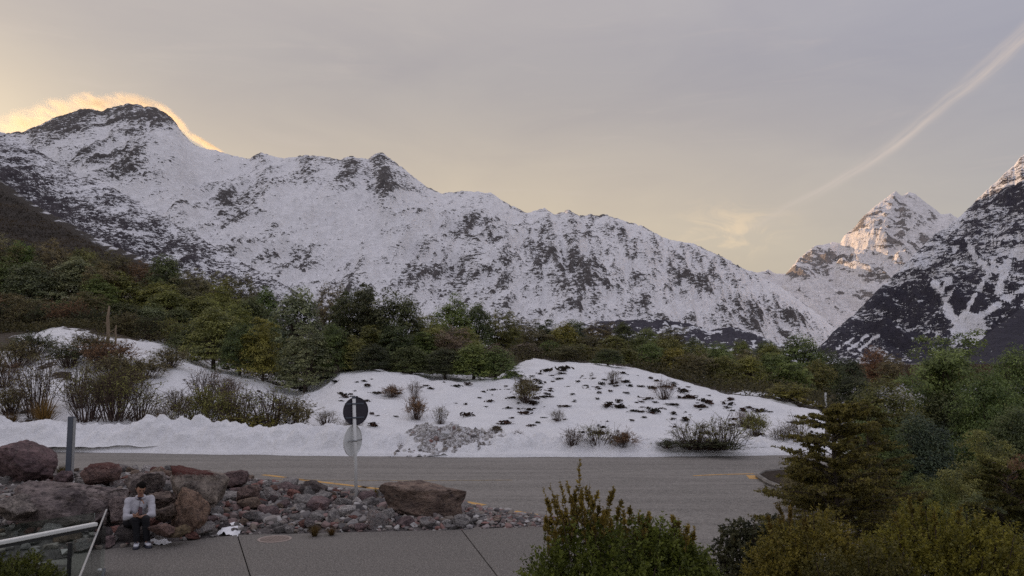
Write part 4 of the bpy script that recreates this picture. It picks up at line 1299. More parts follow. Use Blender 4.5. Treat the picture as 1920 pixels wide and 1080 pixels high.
def tussock_mesh(seed, nb, dark=False):
    rng = np.random.default_rng(seed)
    V, Fc = [], []
    for i in range(nb):
        a = rng.uniform(0, 6.28)
        l = rng.uniform(.6, 1.1)
        out = rng.uniform(.15, .75)
        r0 = rng.uniform(0, .12)
        w = .012
        pts = []
        for t in (0, .4, .75, 1.0):
            rr = r0 + out * t ** 1.3
            zz_ = l * (t - .45 * out * t * t * 1.4)
            pts.append((math.cos(a) * rr, math.sin(a) * rr, max(zz_, .01)))
        nx, ny = -math.sin(a) * w, math.cos(a) * w
        b0 = len(V)
        for j, p in enumerate(pts):
            s = 1 - j / 3.6
            V += [(p[0] + nx * s, p[1] + ny * s, p[2]), (p[0] - nx * s, p[1] - ny * s, p[2])]
        for j in range(3):
            Fc.append((b0 + 2 * j, b0 + 2 * j + 1, b0 + 2 * j + 3, b0 + 2 * j + 2))
    return mesh_arrays('blades', V, Fc, M['leaf'], False, None, {'tone': rng.uniform(.1, .9, len(Fc))})


TUS = [tussock_mesh(300 + i, 260) for i in range(2)]


def tussock(px, base, w, h, colr, lab, loc=None):
    b = hill_hit(px, base) if loc is None else loc
    s = b.y / F
    o_ = obj('tussock', TUS[trng.randrange(2)], None, b)
    o_.rotation_euler = (0, 0, trng.uniform(0, 6.28))
    o_.scale = (w * s * .62, w * s * .62, h * s * 1.2)
    o_.color = (*colr, 1)
    return T(o_, lab, 'tussock', 'straw tussocks')


tussock(82, 808, 90, 62, (.20, .135, .05), "straw-coloured tussock arching over the berm left of the blue-grey post")
tussock(300, 812, 44, 36, (.15, .10, .045), "dull straw tussock on the berm above the seated person")
tussock(20, 806, 60, 34, (.13, .09, .04), "brownish tussock on the berm at the left edge")

# dark grass tufts melting out of the snow: each one its own low clump
def tuft_mesh(seed):
    rng = np.random.default_rng(seed)
    k = 46
    c = np.stack([rng.normal(0, .22, k), rng.normal(0, .2, k), rng.uniform(0, .4, k)], -1)
    v, f = leaf_arrays(c, rng.normal(size=(k, 3)) + np.array([0, 0, .8]), rng.uniform(.12, .28, k), .45, rng)
    return mesh_arrays('grass_tuft', v, f, M['leaf'], False, None, {'tone': rng.uniform(0, .6, k)})


TUF = [tuft_mesh(400 + i) for i in range(10)]
rt = random.Random(12)


def tuft(px, py, w, label, grp):
    p = hill_hit(px, py)
    s = w * p.y / F * .62 * rt.choice([.7, 1.0, 1.0, 1.35])
    o_ = obj('grass_tuft', TUF[rt.randrange(10)], None, p)
    o_.scale = (s * rt.uniform(.8, 1.9), s * rt.uniform(.5, 1.1), s * rt.uniform(.4, 1.1))
    o_.rotation_euler = (0, 0, rt.uniform(-.5, .5))
    o_.color = (.040 * rt.uniform(.7, 1.5), .026, .017, 1)
    T(o_, label, 'grass tuft', grp)


for (px, py, w, lab) in [(704, 738, 22, "dark grass tuft between the sign disc and the flat rust shrub"), (612, 712, 22, "dark grass tuft under the wood's edge left of the sign"), (630, 718, 26, "long dark tuft at the snow's upper edge left of the sign"),
                         (876, 782, 26, "dark grass tuft right above the grey snow heap's right end"), (948, 796, 34, "wide dark tuft between the heap and the tiny twiggy shrubs"), (932, 808, 26, "dark tuft just left of the wide one beyond the heap"),
                         (742, 782, 16, "small dark tuft right of the lower sign plate"), (640, 752, 14, "small dark tuft left of the sign disc"), (700, 800, 40, "flat dark tuft behind the lower sign plate"), (1050, 712, 28, "dark tuft high on the bank above the kerb end"),
                         (1128, 722, 30, "dark tuft beside the low dark bush at the snow top"), (1140, 764, 28, "long dark tuft in the middle of the open bank"), (1164, 766, 34, "longest dark tuft slanting across the middle of the open bank"), (1215, 748, 22, "dark tuft above the second front bush peak"),
                         (1243, 750, 28, "dark tuft with thin stems high on the right bank"), (1330, 760, 34, "flat dark tuft under the last trees of the wood"), (1285, 790, 36, "slanting dark tuft left above the wide twiggy pair"), (1410, 790, 26, "dark tuft above the leaning olive shrub"), (1494, 794, 26, "dark tuft at the bank's right end")]:
    tuft(px, py, w, lab, None)
cnt = 0
last_ = (1030.0, 710.0)
while cnt < 250:
    px, py = rt.uniform(600, 1530), rt.uniform(688, 838)
    dens = 0.18 + 0.9 * math.exp(-((px - 1030) / 70) ** 2 - ((py - 705) / 32) ** 2) + 0.38 * math.exp(-((px - 1180) / 180) ** 2 - ((py - 770) / 45) ** 2) + 0.3 * math.exp(-((px - 1010) / 60) ** 2 - ((py - 770) / 40) ** 2)
    lim = np.interp(px, [600, 930, 960, 1190, 1350, 1530], [705, 726, 682, 696, 740, 776])
    if 690 < px < 960 and py > 790 or py < lim + 2 or rt.random() > dens:
        continue
    if vn2(np.array([px / 38.0]), np.array([py / 16.0]), 3)[0] < 0.36:
        continue
    w_ = rt.choice([8, 9, 11, 13, 15, 19, 22])
    if cnt % 3:
        px, py = last_[0] + rt.gauss(0, 16), max(last_[1] + rt.gauss(0, 6), lim + 2)
        py = min(py, 836)
    else:
        last_ = (px, py)
    hi = 'high' if py < lim + 38 else ('low' if py > 800 else 'halfway')
    lab_ = f"{'tiny' if w_ < 10 else ('small' if w_ < 14 else 'broad')} dark grass tuft {hi} on the open bank, {where(px)}"
    tuft(px, py, w_, lab_, 'grass tufts on the open snow bank')
    cnt += 1
for i in range(26):
    tuft(rt.uniform(330, 600), rt.uniform(700, 790), rt.choice([7, 9, 12, 16]), "small dark tuft of grass in the snow left of the round sign", 'small tufts left of the sign')

# ------------------------------------------------------------------ bushes close to the camera
def shoots_mesh(name, stems, per, ll, lw, seed, jitter=.25, upl=.55):
    """leafy shoots: (base, tip) pairs, small leaves set round each"""
    rng = np.random.default_rng(seed)
    S = np.array([s[0] for s in stems])
    E = np.array([s[1] for s in stems])
    k = np.repeat(np.arange(len(stems)), per)
    t = rng.random(len(k)) ** 0.8
    d = unit(E - S)
    lat = rng.normal(size=(len(k), 3))
    lat = unit(lat - d[k] * np.sum(lat * d[k], -1, keepdims=True))
    ax = unit(d[k] * upl + lat * (1 - upl * .4) + rng.normal(size=lat.shape) * jitter)
    size = ll * rng.uniform(.45, 1.5, len(k)) * (1.1 - .55 * t)
    c = S[k] + (E - S)[k] * t[:, None] + ax * size[:, None] * .9
    nrm = np.cross(ax, rng.normal(size=ax.shape))
    v, f = leaf_arrays(c, nrm, size, lw / ll, rng, along=ax)
    st = np.clip(rng.normal(.45, .2, len(stems)), 0, 1)
    tone = np.clip(st[k] + rng.normal(0, .14, len(k)), 0, .92)
    tone = np.where(rng.random(len(k)) < .02, 1.0, tone)
    return mesh_arrays(name, v, f, M['leaf'], False, None, {'tone': tone})


def stems_mesh(stems, r0=.006):
    acc = Acc()
    for s, e in stems:
        acc.tube([s, e], [r0, r0 * .35], 3, False)
    return acc.mesh('stem', M['twig'])


def dome_stems(rng, n, lobes, length, up=.7):
    """shoots standing on an uneven heap of lobes (cx, cy, cz, rx, ry, rz)"""
    out = []
    for i in range(n):
        cx, cy, cz, rx, ry, rz = lobes[rng.integers(0, len(lobes))]
        d = unit(rng.normal(size=3))
        d[2] = abs(d[2]) * 1.1 - .25
        q = rng.uniform(.55, 1.0)
        p = np.array([cx + d[0] * rx * q, cy + d[1] * ry * q, max(cz + d[2] * rz * q, .05)])
        dr = unit(d * .7 + np.array([0, 0, up]) + rng.normal(size=3) * .35)
        l = length * rng.uniform(.5, 1.25)
        out.append((p - dr * l * .4, p + dr * l * .6))
    return out


def near_bush(px, Y, lab, lobes, n, length, per, ll, lw, colr, seed, tall=(), tallcol=None, extra=0, zb=0.0, up=.7, grp='bushes in front of the building', upl=.55):
    b = at(px, 700, Y)
    r = empty('bush', (b.x, Y, zb), lab, 'bush', grp)
    rng = np.random.default_rng(seed)
    st = dome_stems(rng, n, lobes, length, up)
    o_ = obj('foliage', shoots_mesh('foliage', st, per, ll, lw, seed, upl=upl), r)
    o_.color = (*colr, 1)
    core = []
    for cx, cy, cz, rx, ry, rz in lobes:
        for k in range(16):
            a = rng.uniform(0, 6.28)
            core.append(((cx * .4, cy * .4, -.05), (cx + math.cos(a) * rx * .7 * rng.random(), cy + math.sin(a) * ry * .7 * rng.random(), cz + rz * rng.uniform(.1, .8))))
    obj('stem', stems_mesh(core, .011), r)
    tall = list(tall)
    for q in range(extra * 5):
        tx = px + rng.uniform(-.55, .62) * 250
        ty = 955 + abs(tx - px + 60) * .12 + rng.uniform(-12, 25)
        tall.append((tx, ty, tx + rng.uniform(-9, 9), ty + 62, rng.uniform(-.2, .2)))
    for (tx, ty, bx, by, yy) in tall:
        e = at(tx, ty, Y + yy) - Vector((b.x, Y, zb))
        s = at(bx, by, Y + yy) - Vector((b.x, Y, zb))
        seg = [(np.array(s), np.array(e))]
        side = rng.integers(3, 6)
        for q in range(side):
            t = rng.uniform(.2, .8)
            p = np.array(s.lerp(e, t))
            dd = unit(np.array(e - s) + rng.normal(size=3) * .25 * (e - s).length)
            seg.append((p, p + dd * (e - s).length * rng.uniform(.15, .32)))
        sh = obj('shoot', shoots_mesh('shoot', seg, 40, .019, .009, seed + int(tx), .2, .7), r)
        sh.color = (*(tallcol or colr), 1)
        obj('twig', stems_mesh(seg, .004), sh)
    return r


# big bush with upright young shoots
near_bush(1160, 8.0, "big dark green bush with upright young shoots at the bottom of the picture",
          [(-.66, .05, 1.12, .40, .45, .62), (-.36, .1, 1.42, .46, .5, .62), (.02, 0, 1.36, .50, .5, .68), (.30, .05, 1.34, .34, .45, .66), (.54, .08, 1.28, .24, .4, .66), (.72, .1, 1.1, .30, .4, .66), (.92, .1, .80, .2, .3, .6), (-.4, -.2, .95, .65, .5, .5), (.35, -.2, .9, .6, .5, .5), (0, -.25, 1.15, .8, .4, .5)],
          3600, .19, 18, .021, .0105, (.140, .180, .038), 501,
          [(1083, 868, 1095, 990, 0), (1060, 905, 1085, 985, .1), (1031, 908, 1050, 985, .1), (1049, 898, 1068, 985, -.1), (1018, 912, 1040, 985, .05), (1106, 905, 1100, 985, .1), (1121, 918, 1106, 990, -.05), (1151, 912, 1135, 985, .1), (1092, 915, 1092, 985, -.1),
           (1124, 940, 1118, 990, .1), (1164, 940, 1155, 990, 0), (1180, 952, 1178, 1000, .1), (1216, 964, 1214, 1010, 0), (1262, 968, 1262, 1015, .1), (1302, 985, 1298, 1030, 0), (1070, 930, 1080, 985, .15), (1040, 930, 1058, 985, -.1), (1110, 930, 1105, 985, .15), (1076, 918, 1085, 988, .05), (1140, 945, 1128, 995, 0)],
          (.25, .205, .055), 5)
near_bush(1400, 9.6, "dark rounded bush with a purplish rim right of the big front bush",
          [(-.1, 0, 1.0, .42, .4, .72), (.28, .05, 1.05, .40, .4, .70), (0, -.1, .6, .5, .45, .6)], 1700, .11, 18, .022, .014, (.095, .105, .062), 503, up=.25, upl=.2)
near_bush(1500, 8.6, "yellow-green sprigged bush right of the purplish rounded one",
          [(-.25, 0, 1.18, .40, .4, .68), (.2, 0, 1.28, .42, .4, .70), (.05, -.1, .7, .6, .5, .6), (-.45, -.15, .9, .35, .3, .5)], 2000, .20, 16, .020, .0095, (.225, .205, .05), 505,
          [(1461, 942, 1470, 1010, 0), (1483, 946, 1480, 1010, .1), (1440, 965, 1450, 1020, 0), (1512, 958, 1508, 1015, 0)], (.18, .14, .045))
near_bush(1770, 8.4, "large yellow-green bush filling the bottom right corner",
          [(-.55, 0, 1.2, .45, .5, .72), (-.25, .1, 1.36, .42, .5, .74), (.15, 0, 1.28, .45, .5, .78), (.5, .05, 1.2, .45, .45, .72), (-.8, -.1, .7, .4, .4, .6), (0, -.2, .6, .9, .5, .5), (.65, -.1, .6, .4, .4, .5)], 3600, .19, 16, .018, .0095, (.225, .222, .045), 507,
          [(1705, 935, 1715, 1000, 0), (1725, 930, 1730, 1000, .1), (1752, 955, 1755, 1010, 0), (1800, 950, 1795, 1010, .1), (1835, 962, 1830, 1015, 0), (1868, 985, 1860, 1030, 0), (1680, 960, 1690, 1010, 0)], (.19, .165, .045))
near_bush(1610, 8.0, "low olive bush between the two yellow-green bushes at the bottom",
          [(-.3, 0, 1.1, .4, .4, .6), (.15, 0, 1.16, .42, .4, .62), (0, -.1, .7, .6, .4, .5)], 1400, .17, 16, .019, .009, (.125, .122, .038), 509)
near_bush(55, 10.6, "dark green bush below the white handrail in the bottom left corner",
          [(-.35, 0, .55, .42, .4, .5), (.05, 0, .60, .42, .4, .48), (.36, 0, .45, .25, .35, .42), (-.5, 0, .5, .3, .3, .4), (0, -.35, .35, .6, .3, .4)], 1700, .13, 17, .020, .011, (.115, .14, .034), 511, up=.5, grp=None)


def tiered_tree(px, Y, top, wpx, lab, colr, seed, tiers=15):
    """open tree of flat, layered sprays"""
    b = at(px, 700, Y)
    h = at(px, top, Y).z
    rng = np.random.default_rng(seed)
    r = empty('tree', (b.x, Y, 0.0), lab, 'tree', None)
    acc = Acc()
    R = wpx * Y / F / 2
    acc.tube([(0, 0, -.1), (.03, .02, h * .4), (-.03, 0, h * .75), (0, 0, h * .97)], [.040, .028, .016, .004], 7)
    twigs = []
    for i in range(tiers * 7):
        zt = h * (.16 + .80 * rng.random())
        fr = zt / h
        L = R * (1.15 - .92 * max(0, fr - .22) ** .85) * rng.uniform(.55, 1.1)
        a = rng.uniform(0, 6.28)
        d = np.array([math.cos(a), math.sin(a), rng.uniform(.05, .4)])
        s = np.array([0, 0, zt])
        e = s + d * L
        e[2] += .02
        m_ = (s + e) / 2 + np.array([0, 0, .06 * L + .02])
        acc.tube([s, m_, e], [.008, .005, .002], 4, False)
        nb = int(10 + 18 * L / R)
        for k in range(nb):
            t = rng.uniform(.25, 1.0)
            p = (s * (1 - t) ** 2 + 2 * m_ * t * (1 - t) + e * t * t) if t < 1 else e
            aa = a + rng.choice([-1, 1]) * rng.uniform(.3, 1.1)
            l = L * rng.uniform(.14, .34)
            q = p + np.array([math.cos(aa), math.sin(aa), rng.uniform(-.12, .22)]) * l
            twigs.append((p, q))
            if rng.random() < .5:
                a3 = aa + rng.choice([-1, 1]) * .7
                pp = (p + q) / 2
                twigs.append((pp, pp + np.array([math.cos(a3), math.sin(a3), rng.uniform(-.05, .15)]) * l * .6))
    obj('trunk', acc.mesh('trunk', M['bark'], True), r)
    o_ = obj('foliage', shoots_mesh('foliage', twigs, 15, .019, .0125, seed, .3, .45), r)
    o_.color = (*colr, 1)
    obj('twigs', stems_mesh(twigs, .0035), r)
    return r


tiered_tree(1560, 12.0, 750, 262, "olive-brown tree with flat layered sprays standing over the verge nose", (.20, .19, .062), 601, 27)
tiered_tree(1625, 14.5, 690 + 55, 170, "narrower layered tree just behind the olive-brown tiered one", (.165, .17, .058), 603, 15)
tiered_tree(1880, 11.0, 860, 190, "layered dark tree beside the pavement gap at the right edge", (.12, .125, .042), 605, 14)
# ------------------------------------------------------------------ rock bed between the path and the road
front_px = [(-120, 1068), (60, 1050), (150, 1036), (300, 1021), (430, 1004), (600, 999), (800, 995), (1015, 988), (1040, 980)]
back_px = [(1036, 976), (960, 962), (880, 946), (800, 934), (700, 922), (570, 910), (490, 900), (400, 893), (300, 888), (150, 882), (0, 876), (-120, 872)]
fr = [g2(*p) for p in front_px]
bk = [g2(*p, -.04) for p in back_px]


def bed_h(x, y):
    """height of the stony mound"""
    xf = np.array([p.x for p in fr]); yf = np.array([p.y for p in fr])
    o_ = np.argsort(xf)
    xb = np.array([p.x for p in bk]); yb = np.array([p.y for p in bk])
    ob = np.argsort(xb)
    y0, y1 = np.interp(x, xf[o_], yf[o_]), np.interp(x, xb[ob], yb[ob])
    t = np.clip((y - y0) / np.maximum(y1 - y0, .2), 0, 1)
    hm = np.interp(x, [-14, -9, -5, -2, 0.5, 1.2], [.55, .42, .20, .12, .08, .03])
    return -0.06 + hm * np.clip(np.sin(t ** .8 * math.pi) ** .7, 0, 1) + 0.04, t, y0, y1


bx = np.linspace(-15, 1.35, 150)
hh, _, y0, y1 = bed_h(bx, bx * 0 + 18.0)
tt = np.linspace(0, 1, 40)[:, None]
BYY = y0 + (y1 - y0) * tt
BXX = bx + 0 * tt
BH = bed_h(BXX, BYY)[0] + (fbm(BXX / .5, BYY / .5, 4, 701) - .5) * .10 - 0.03
me = mesh_arrays('rock_bed', np.stack([BXX, BYY, BH], -1).reshape(-1, 3), grid_faces(150, 40), M['gravel_soil'], True)
T(obj('rock_bed', me), "stony mound of earth and gravel between the path and the road", None, None, 'structure')

# pale kerb edge along the road side
acc = Acc()
kp = [g2(p, q, 0.0) for p, q in [(1040, 979), (960, 963.5), (880, 947.5), (800, 935.5), (700, 923.5), (570, 911.5), (490, 901.5)]]
for a, b in zip(kp[:-1], kp[1:]):
    d = b - a
    acc.box(((a.x + b.x) / 2, (a.y + b.y) / 2, -0.055), (d.length * .998, 0.13, 0.07), Euler((0, 0, math.atan2(d.y, d.x))))
T(obj('kerb', acc.mesh('kerb', M['concrete'], False, .012)), "pale straight kerb between the rock bed and the road", None, None, 'structure')


def rock_mesh(name, seed, sub, cuts=11, rough=.10, shape=None, redtop=0.0, redall=0.0, flat=False):
    rng = np.random.default_rng(seed)
    bm_ = bmesh.new()
    bmesh.ops.create_icosphere(bm_, subdivisions=sub, radius=1.0)
    P = np.array([v.co[:] for v in bm_.verts])
    for k in range(cuts):
        n = unit(rng.normal(size=3))
        d = rng.uniform(.50, .86)
        s = P @ n - d
        P = P - np.where(s > 0, s, 0)[:, None] * n
    if shape is not None and shape is not pyramid:
        P = shape(P)
    nn = unit(P)
    if sub >= 4:
        for k in range(14):
            n = unit(rng.normal(size=3))
            d = np.quantile(P @ n, rng.uniform(.80, .96))
            s = P @ n - d
            P = P - np.where(s > 0, s, 0)[:, None] * n
        st_ = P @ unit(np.array([rng.normal() * .4, rng.normal() * .4, 1.0]))
        crack = np.abs(((st_ * 3.1 + (n3(P, 3.0, seed + 3) - .5) * 1.6) % 1.0) - .5)
        P = P - nn * (sstep(crack, .07, .0) * .05)[:, None]
    if shape is pyramid:
        P = pyramid(P / np.abs(P).max(0))
    P = P + nn * ((n3(P, 2.2, seed) - .5) * rough * 2.4 + (n3(P, 6.0, seed + 5) - .5) * rough * 1.7 + (n3(P, 14.0, seed + 9) - .5) * rough * 1.0)[:, None]
    for v, q in zip(bm_.verts, P):
        v.co = q
    for f_ in bm_.faces:
        f_.smooth = not flat
    me_ = bpy.data.meshes.new(name)
    bm_.to_mesh(me_)
    bm_.free()
    red = np.clip(redall + redtop * (1.25 * sstep(P[:, 2] / P[:, 2].max(), .35, .95) + .3 * sstep(-P[:, 0], .1, .9)) + (n3(P, 3.0, seed + 31) - .5) * .7 * (redtop + redall > 0), 0, 1)
    a_ = me_.attributes.new('red', 'FLOAT', 'POINT')
    a_.data.foreach_set('value', red.astype(np.float32))
    me_.materials.append(M['rock'])
    return me_


GREY, DARK, BROWN, PURP, PALE, REDD = (.40, .385, .37), (.17, .15, .15), (.31, .235, .18), (.28, .21, .21), (.60, .58, .555), (.34, .175, .145)


def boulder(px, bot, top, w, dep, colr, lab, seed, Y=None, rz=0.0, redtop=0.0, redall=0.0, shape=None, cuts=11, tilt=0.0, sub=5, rough=.10):
    base = ground_pt(px, bot, 0.05) if Y is None else at(px, bot, Y)
    s = base.y / F
    h = (bot - top) * s * 1.04
    o_ = obj('boulder', rock_mesh('boulder', seed, sub, cuts, rough, shape, redtop, redall), None, (base.x, base.y + dep * .40, base.z + h * .44))
    o_.scale = (w * s * .56, dep * .55, h * .62)
    o_.rotation_euler = (0, math.radians(tilt), math.radians(rz))
    o_.color = (colr[0] * 1.75, colr[1] * 1.6, colr[2] * 1.55, 1)
    return T(o_, lab, 'boulder', 'large boulders of the rock bed')


def pyramid(P):
    z = (P[:, 2:3] + 1) / 2
    Q = P.copy()
    Q[:, :2] = P[:, :2] * (1.12 - .80 * np.clip(z, 0, 1) ** 1.3)
    Q[:, 0] -= .22 * z[:, 0]
    return Q


def wedge(P):
    """long block, flat top sloping down to the right, undercut at the left foot"""
    Q = np.sign(P) * np.abs(P) ** .42
    Q = Q / np.array([1.0, 1.0, .95])
    x = Q[:, 0]
    top_ = .82 - .40 * (x + 1) / 2
    Q[:, 2] = np.where(Q[:, 2] > 0, Q[:, 2] * top_ / .86, Q[:, 2] * (.72 + .25 * (x + 1) / 2) - .04 * x)
    Q[:, 0] += .14 * np.clip(-Q[:, 2], 0, 1) * (1 - x) * .6
    return Q


def blocky(P):
    return np.sign(P) * np.abs(P) ** .55


boulder(22, 898, 826, 150, 1.7, (.105, .080, .084), "big purple-brown pyramid-shaped boulder at the left edge by the road", 801, Y=20.6, shape=pyramid, cuts=2, redtop=.0, redall=.10, rough=.06)
boulder(82, 994, 914, 190, 1.5, (.16, .148, .145), "large flat-topped grey boulder behind the glass balustrade", 803, Y=15.6, shape=blocky, cuts=9, rz=8)
boulder(5, 985, 934, 70, 1.0, (.20, .195, .18), "pale-faced grey boulder at the left edge behind the glass", 805, Y=15.0, shape=blocky, cuts=8, rz=-20)
boulder(348, 958, 877, 112, 1.3, (.175, .165, .145), "tall grey boulder with a rust-red top in the rock bed", 807, Y=17.3, shape=blocky, cuts=10, redtop=.92, rz=12)
boulder(346, 990, 928, 78, .8, (.165, .125, .095), "mottled brown boulder standing in front of the red-topped one", 809, Y=16.2, shape=blocky, cuts=9, redall=.22, rz=-15)
boulder(180, 912, 872, 66, .9, (.15, .11, .10), "reddish block beside the blue-grey post", 811, Y=20.0, shape=blocky, redtop=.5, rz=20)
boulder(588, 939, 903, 56, .7, (.098, .092, .09), "dark round boulder at the back of the rock bed", 813, Y=20.0, cuts=7)
boulder(787, 983, 908, 168, 1.2, (.150, .125, .105), "long slanted brown boulder with a flat top, largest right of the sign", 815, Y=17.9, shape=wedge, cuts=3, redall=.10, rz=-4, rough=.12)
boulder(262, 936, 888, 66, .9, (.17, .162, .155), "grey blocky boulder behind the seated person's head", 817, Y=18.6, shape=blocky, rz=30)
boulder(208, 944, 922, 64, .6, (.14, .098, .09), "flat reddish slab left of the seated person's shoulder", 819, Y=17.6, cuts=8, redtop=.4, rz=10)
boulder(216, 985, 936, 52, .7, (.175, .155, .15), "purplish grey boulder at the seated person's right elbow", 821, Y=16.0, shape=blocky, rz=-10)
boulder(300, 958, 918, 58, .7, (.135, .115, .10), "brown knobbly boulder between the seated person and the red-topped one", 823, Y=17.0)
boulder(296, 985, 950, 48, .6, (.155, .135, .115), "squat grey-brown boulder right of the seated person's elbow", 825, Y=16.0)
boulder(298, 1014, 982, 56, .5, (.15, .11, .095), "rounded brown boulder beside the seated person's knee at the path edge", 827, Y=15.3)
boulder(330, 1013, 989, 44, .45, (.16, .135, .085), "mossy yellow-brown boulder at the path edge above the snow scrap", 829, Y=15.5)
boulder(374, 975, 950, 32, .4, (.18, .12, .10), "small reddish boulder right of the mottled brown one", 831, Y=16.5, redall=.2)
boulder(578, 998, 972, 34, .4, (.17, .165, .165), "grey rounded boulder at the path edge under the dark round one", 833, Y=16.9)
boulder(425, 918, 888, 56, .7, (.11, .085, .085), "dark block at the back of the bed right of the red-topped boulder", 835, Y=20.2, shape=blocky)
boulder(506, 930, 911, 30, .5, (.15, .095, .08), "small red-brown boulder left of the dark round one", 837, Y=19.7, redall=.3)
boulder(463, 945, 915, 44, .6, (.14, .11, .10), "brown angular boulder below the start of the yellow line", 839, Y=18.8, shape=blocky)
boulder(110, 915, 880, 40, .6, (.12, .095, .10), "dark purple boulder left of the blue-grey post", 841, Y=20.0)
boulder(760, 992, 972, 40, .4, (.30, .27, .26), "pale pinkish stone under the left end of the slanted boulder", 843, Y=17.3)
boulder(822, 995, 978, 34, .35, (.25, .245, .24), "pale grey rounded stone under the slanted boulder", 845, Y=17.2)
boulder(930, 985, 970, 26, .3, (.27, .235, .20), "tan stone alone in the narrow end of the rock bed", 847, Y=17.6)
boulder(668, 997, 981, 26, .3, (.25, .24, .235), "pale flat stone at the path edge below the round sign", 849, Y=17.0)
boulder(693, 986, 975, 18, .25, (.52, .50, .48), "whitest stone at the path edge just right below the round sign", 851, Y=17.2, sub=3)

# loose stones, each one its own object, sharing a dozen meshes
STN = [rock_mesh('stone', 900 + i, 2, 9, .10, (blocky if i % 2 else None), 0, (.0 if i % 3 else .35), True) for i in range(12)]
rs = random.Random(21)
placed = []
cnt = 0
tries = 0
keepout = [(246, 975, 32, 46), (348, 925, 45, 34), (785, 950, 78, 26), (82, 960, 90, 30), (30, 866, 50, 28)]
SEGS = [(-200, 215, "grey-brown loose stone of the rock bed behind the balustrade"), (215, 420, "loose stone of the bed around person and red-topped boulder"), (420, 570, "loose stone of the rock bed left of the dark round boulder"),
        (570, 690, "loose stone of the rock bed below the dark round boulder and the sign"), (690, 880, "loose stone of the rock bed round the slanted boulder"), (880, 1100, "pale loose stone of the narrow right end of the rock bed")]
while cnt < 285 and tries < 9000:
    tries += 1
    px = rs.uniform(-20, 1035) if rs.random() < .35 else rs.uniform(190, 900)
    py = rs.uniform(885, 1030)
    if any(((px - a) / c) ** 2 + ((py - b) / d) ** 2 < 1 for a, b, c, d in keepout):
        continue
    p = ground_pt(px, py, .12)
    z, t, ya, yb = [float(np.ravel(q)[0]) for q in bed_h(np.array([p.x]), np.array([p.y]))]
    if not (ya + .1 < p.y < yb - (1.5 if 470 < px < 790 else (.7 if px > 790 else .45))):
        continue
    w = rs.choice([.13, .17, .20, .24, .28, .34, .42, .50]) * (.55 if px > 870 else 1.0) * (.75 if cnt > 160 else 1.0)
    if any((p.x - a) ** 2 + (p.y - b) ** 2 < ((w + c) * .37) ** 2 for a, b, c in placed):
        continue
    placed.append((p.x, p.y, w))
    o_ = obj('stone', STN[rs.randrange(12)], None, (p.x, p.y, z + w * .14))
    o_.scale = (w * rs.uniform(.5, .72), w * rs.uniform(.42, .6), w * rs.uniform(.26, .42))
    o_.rotation_euler = (rs.uniform(-.35, .35), rs.uniform(-.35, .35), rs.uniform(0, 6.28))
    c_ = rs.choice([GREY, GREY, GREY, PURP, BROWN, PALE, DARK, REDD, GREY]) if px < 880 else rs.choice([PALE, GREY, PALE])
    k = rs.uniform(.75, 1.25)
    o_.color = (c_[0] * k, c_[1] * k, c_[2] * k, 1)
    for i, (a, b, lab) in enumerate(SEGS):
        if a <= px < b:
            cw = {GREY: 'grey', DARK: 'dark', BROWN: 'brown', PURP: 'purplish', PALE: 'pale', REDD: 'reddish'}[c_]
            sw = 'large' if w > .3 else ('middling' if w > .19 else 'small')
            base_lab = lab.replace('grey-brown ', '').replace('pale ', '')
            lb = f"{sw} {cw} {base_lab}"
            T(o_, lb, 'stone', 'loose stones of the rock bed')
            break
    cnt += 1

# the small gravel between them: nobody could count it
rng = np.random.default_rng(31)
ico = bmesh.new()
bmesh.ops.create_icosphere(ico, subdivisions=1, radius=1.0)
IV = np.array([v.co[:] for v in ico.verts])
IF = np.array([[v.index for v in f_.verts] for f_ in ico.faces])
ico.free()
n = 5200
gx = rng.uniform(-12.5, 1.25, n)
zz0, _, y0, y1 = bed_h(gx, gx * 0 + 18)
gy = y0 + (y1 - y0) * (rng.random(n) * .98 + .01)
gz = bed_h(gx, gy)[0]
sz = rng.choice([.025, .035, .045, .06, .08, .10], n, p=[.22, .25, .22, .16, .10, .05])
V = IV[None] * (1 + .28 * rng.normal(size=(n, 12, 1))) * sz[:, None, None] * np.stack([rng.uniform(.7, 1.2, n), rng.uniform(.7, 1.2, n), rng.uniform(.4, .75, n)], -1)[:, None, :]
an = rng.uniform(0, 6.28, n)
R0, R1 = np.cos(an)[:, None], np.sin(an)[:, None]
V = np.stack([V[:, :, 0] * R0 - V[:, :, 1] * R1, V[:, :, 0] * R1 + V[:, :, 1] * R0, V[:, :, 2]], -1)
V = V + np.stack([gx, gy, gz + sz * .15 - .02], -1)[:, None, :]
FF = (IF[None] + (np.arange(n) * 12)[:, None, None]).reshape(-1, 3)
mg, N = new_mat('gravel')
tn = N.n('ShaderNodeAttribute', attribute_name='tone').outputs['Fac']
cr_ = N.n('ShaderNodeValToRGB', {0: tn})
els = cr_.color_ramp.elements
els[0].color, els[1].color = (.11, .10, .10, 1), (.55, .53, .51, 1)
for pos, c_ in ((.3, (.23, .215, .205, 1)), (.5, (.27, .145, .125, 1)), (.62, (.34, .32, .31, 1)), (.8, (.21, .17, .135, 1))):
    e = els.new(pos)
    e.color = c_
nz = N.noise(N.n('ShaderNodeTexCoord').outputs['Object'], 40.0, 4, .7)
finish(N, N.mix(nz, N.mix(1.0, cr_.outputs[0], (.6, .6, .6, 1), 'MULTIPLY'), N.mix(1.0, cr_.outputs[0], (1.3, 1.3, 1.3, 1), 'MULTIPLY')), .9, nz, .5, .01, .15)
me = mesh_arrays('gravel', V.reshape(-1, 3), FF, mg, False, None, {'tone': np.repeat(rng.random(n), 20)})
T(obj('gravel', me), "small gravel filling the gaps between the stones of the rock bed", None, None, 'stuff')

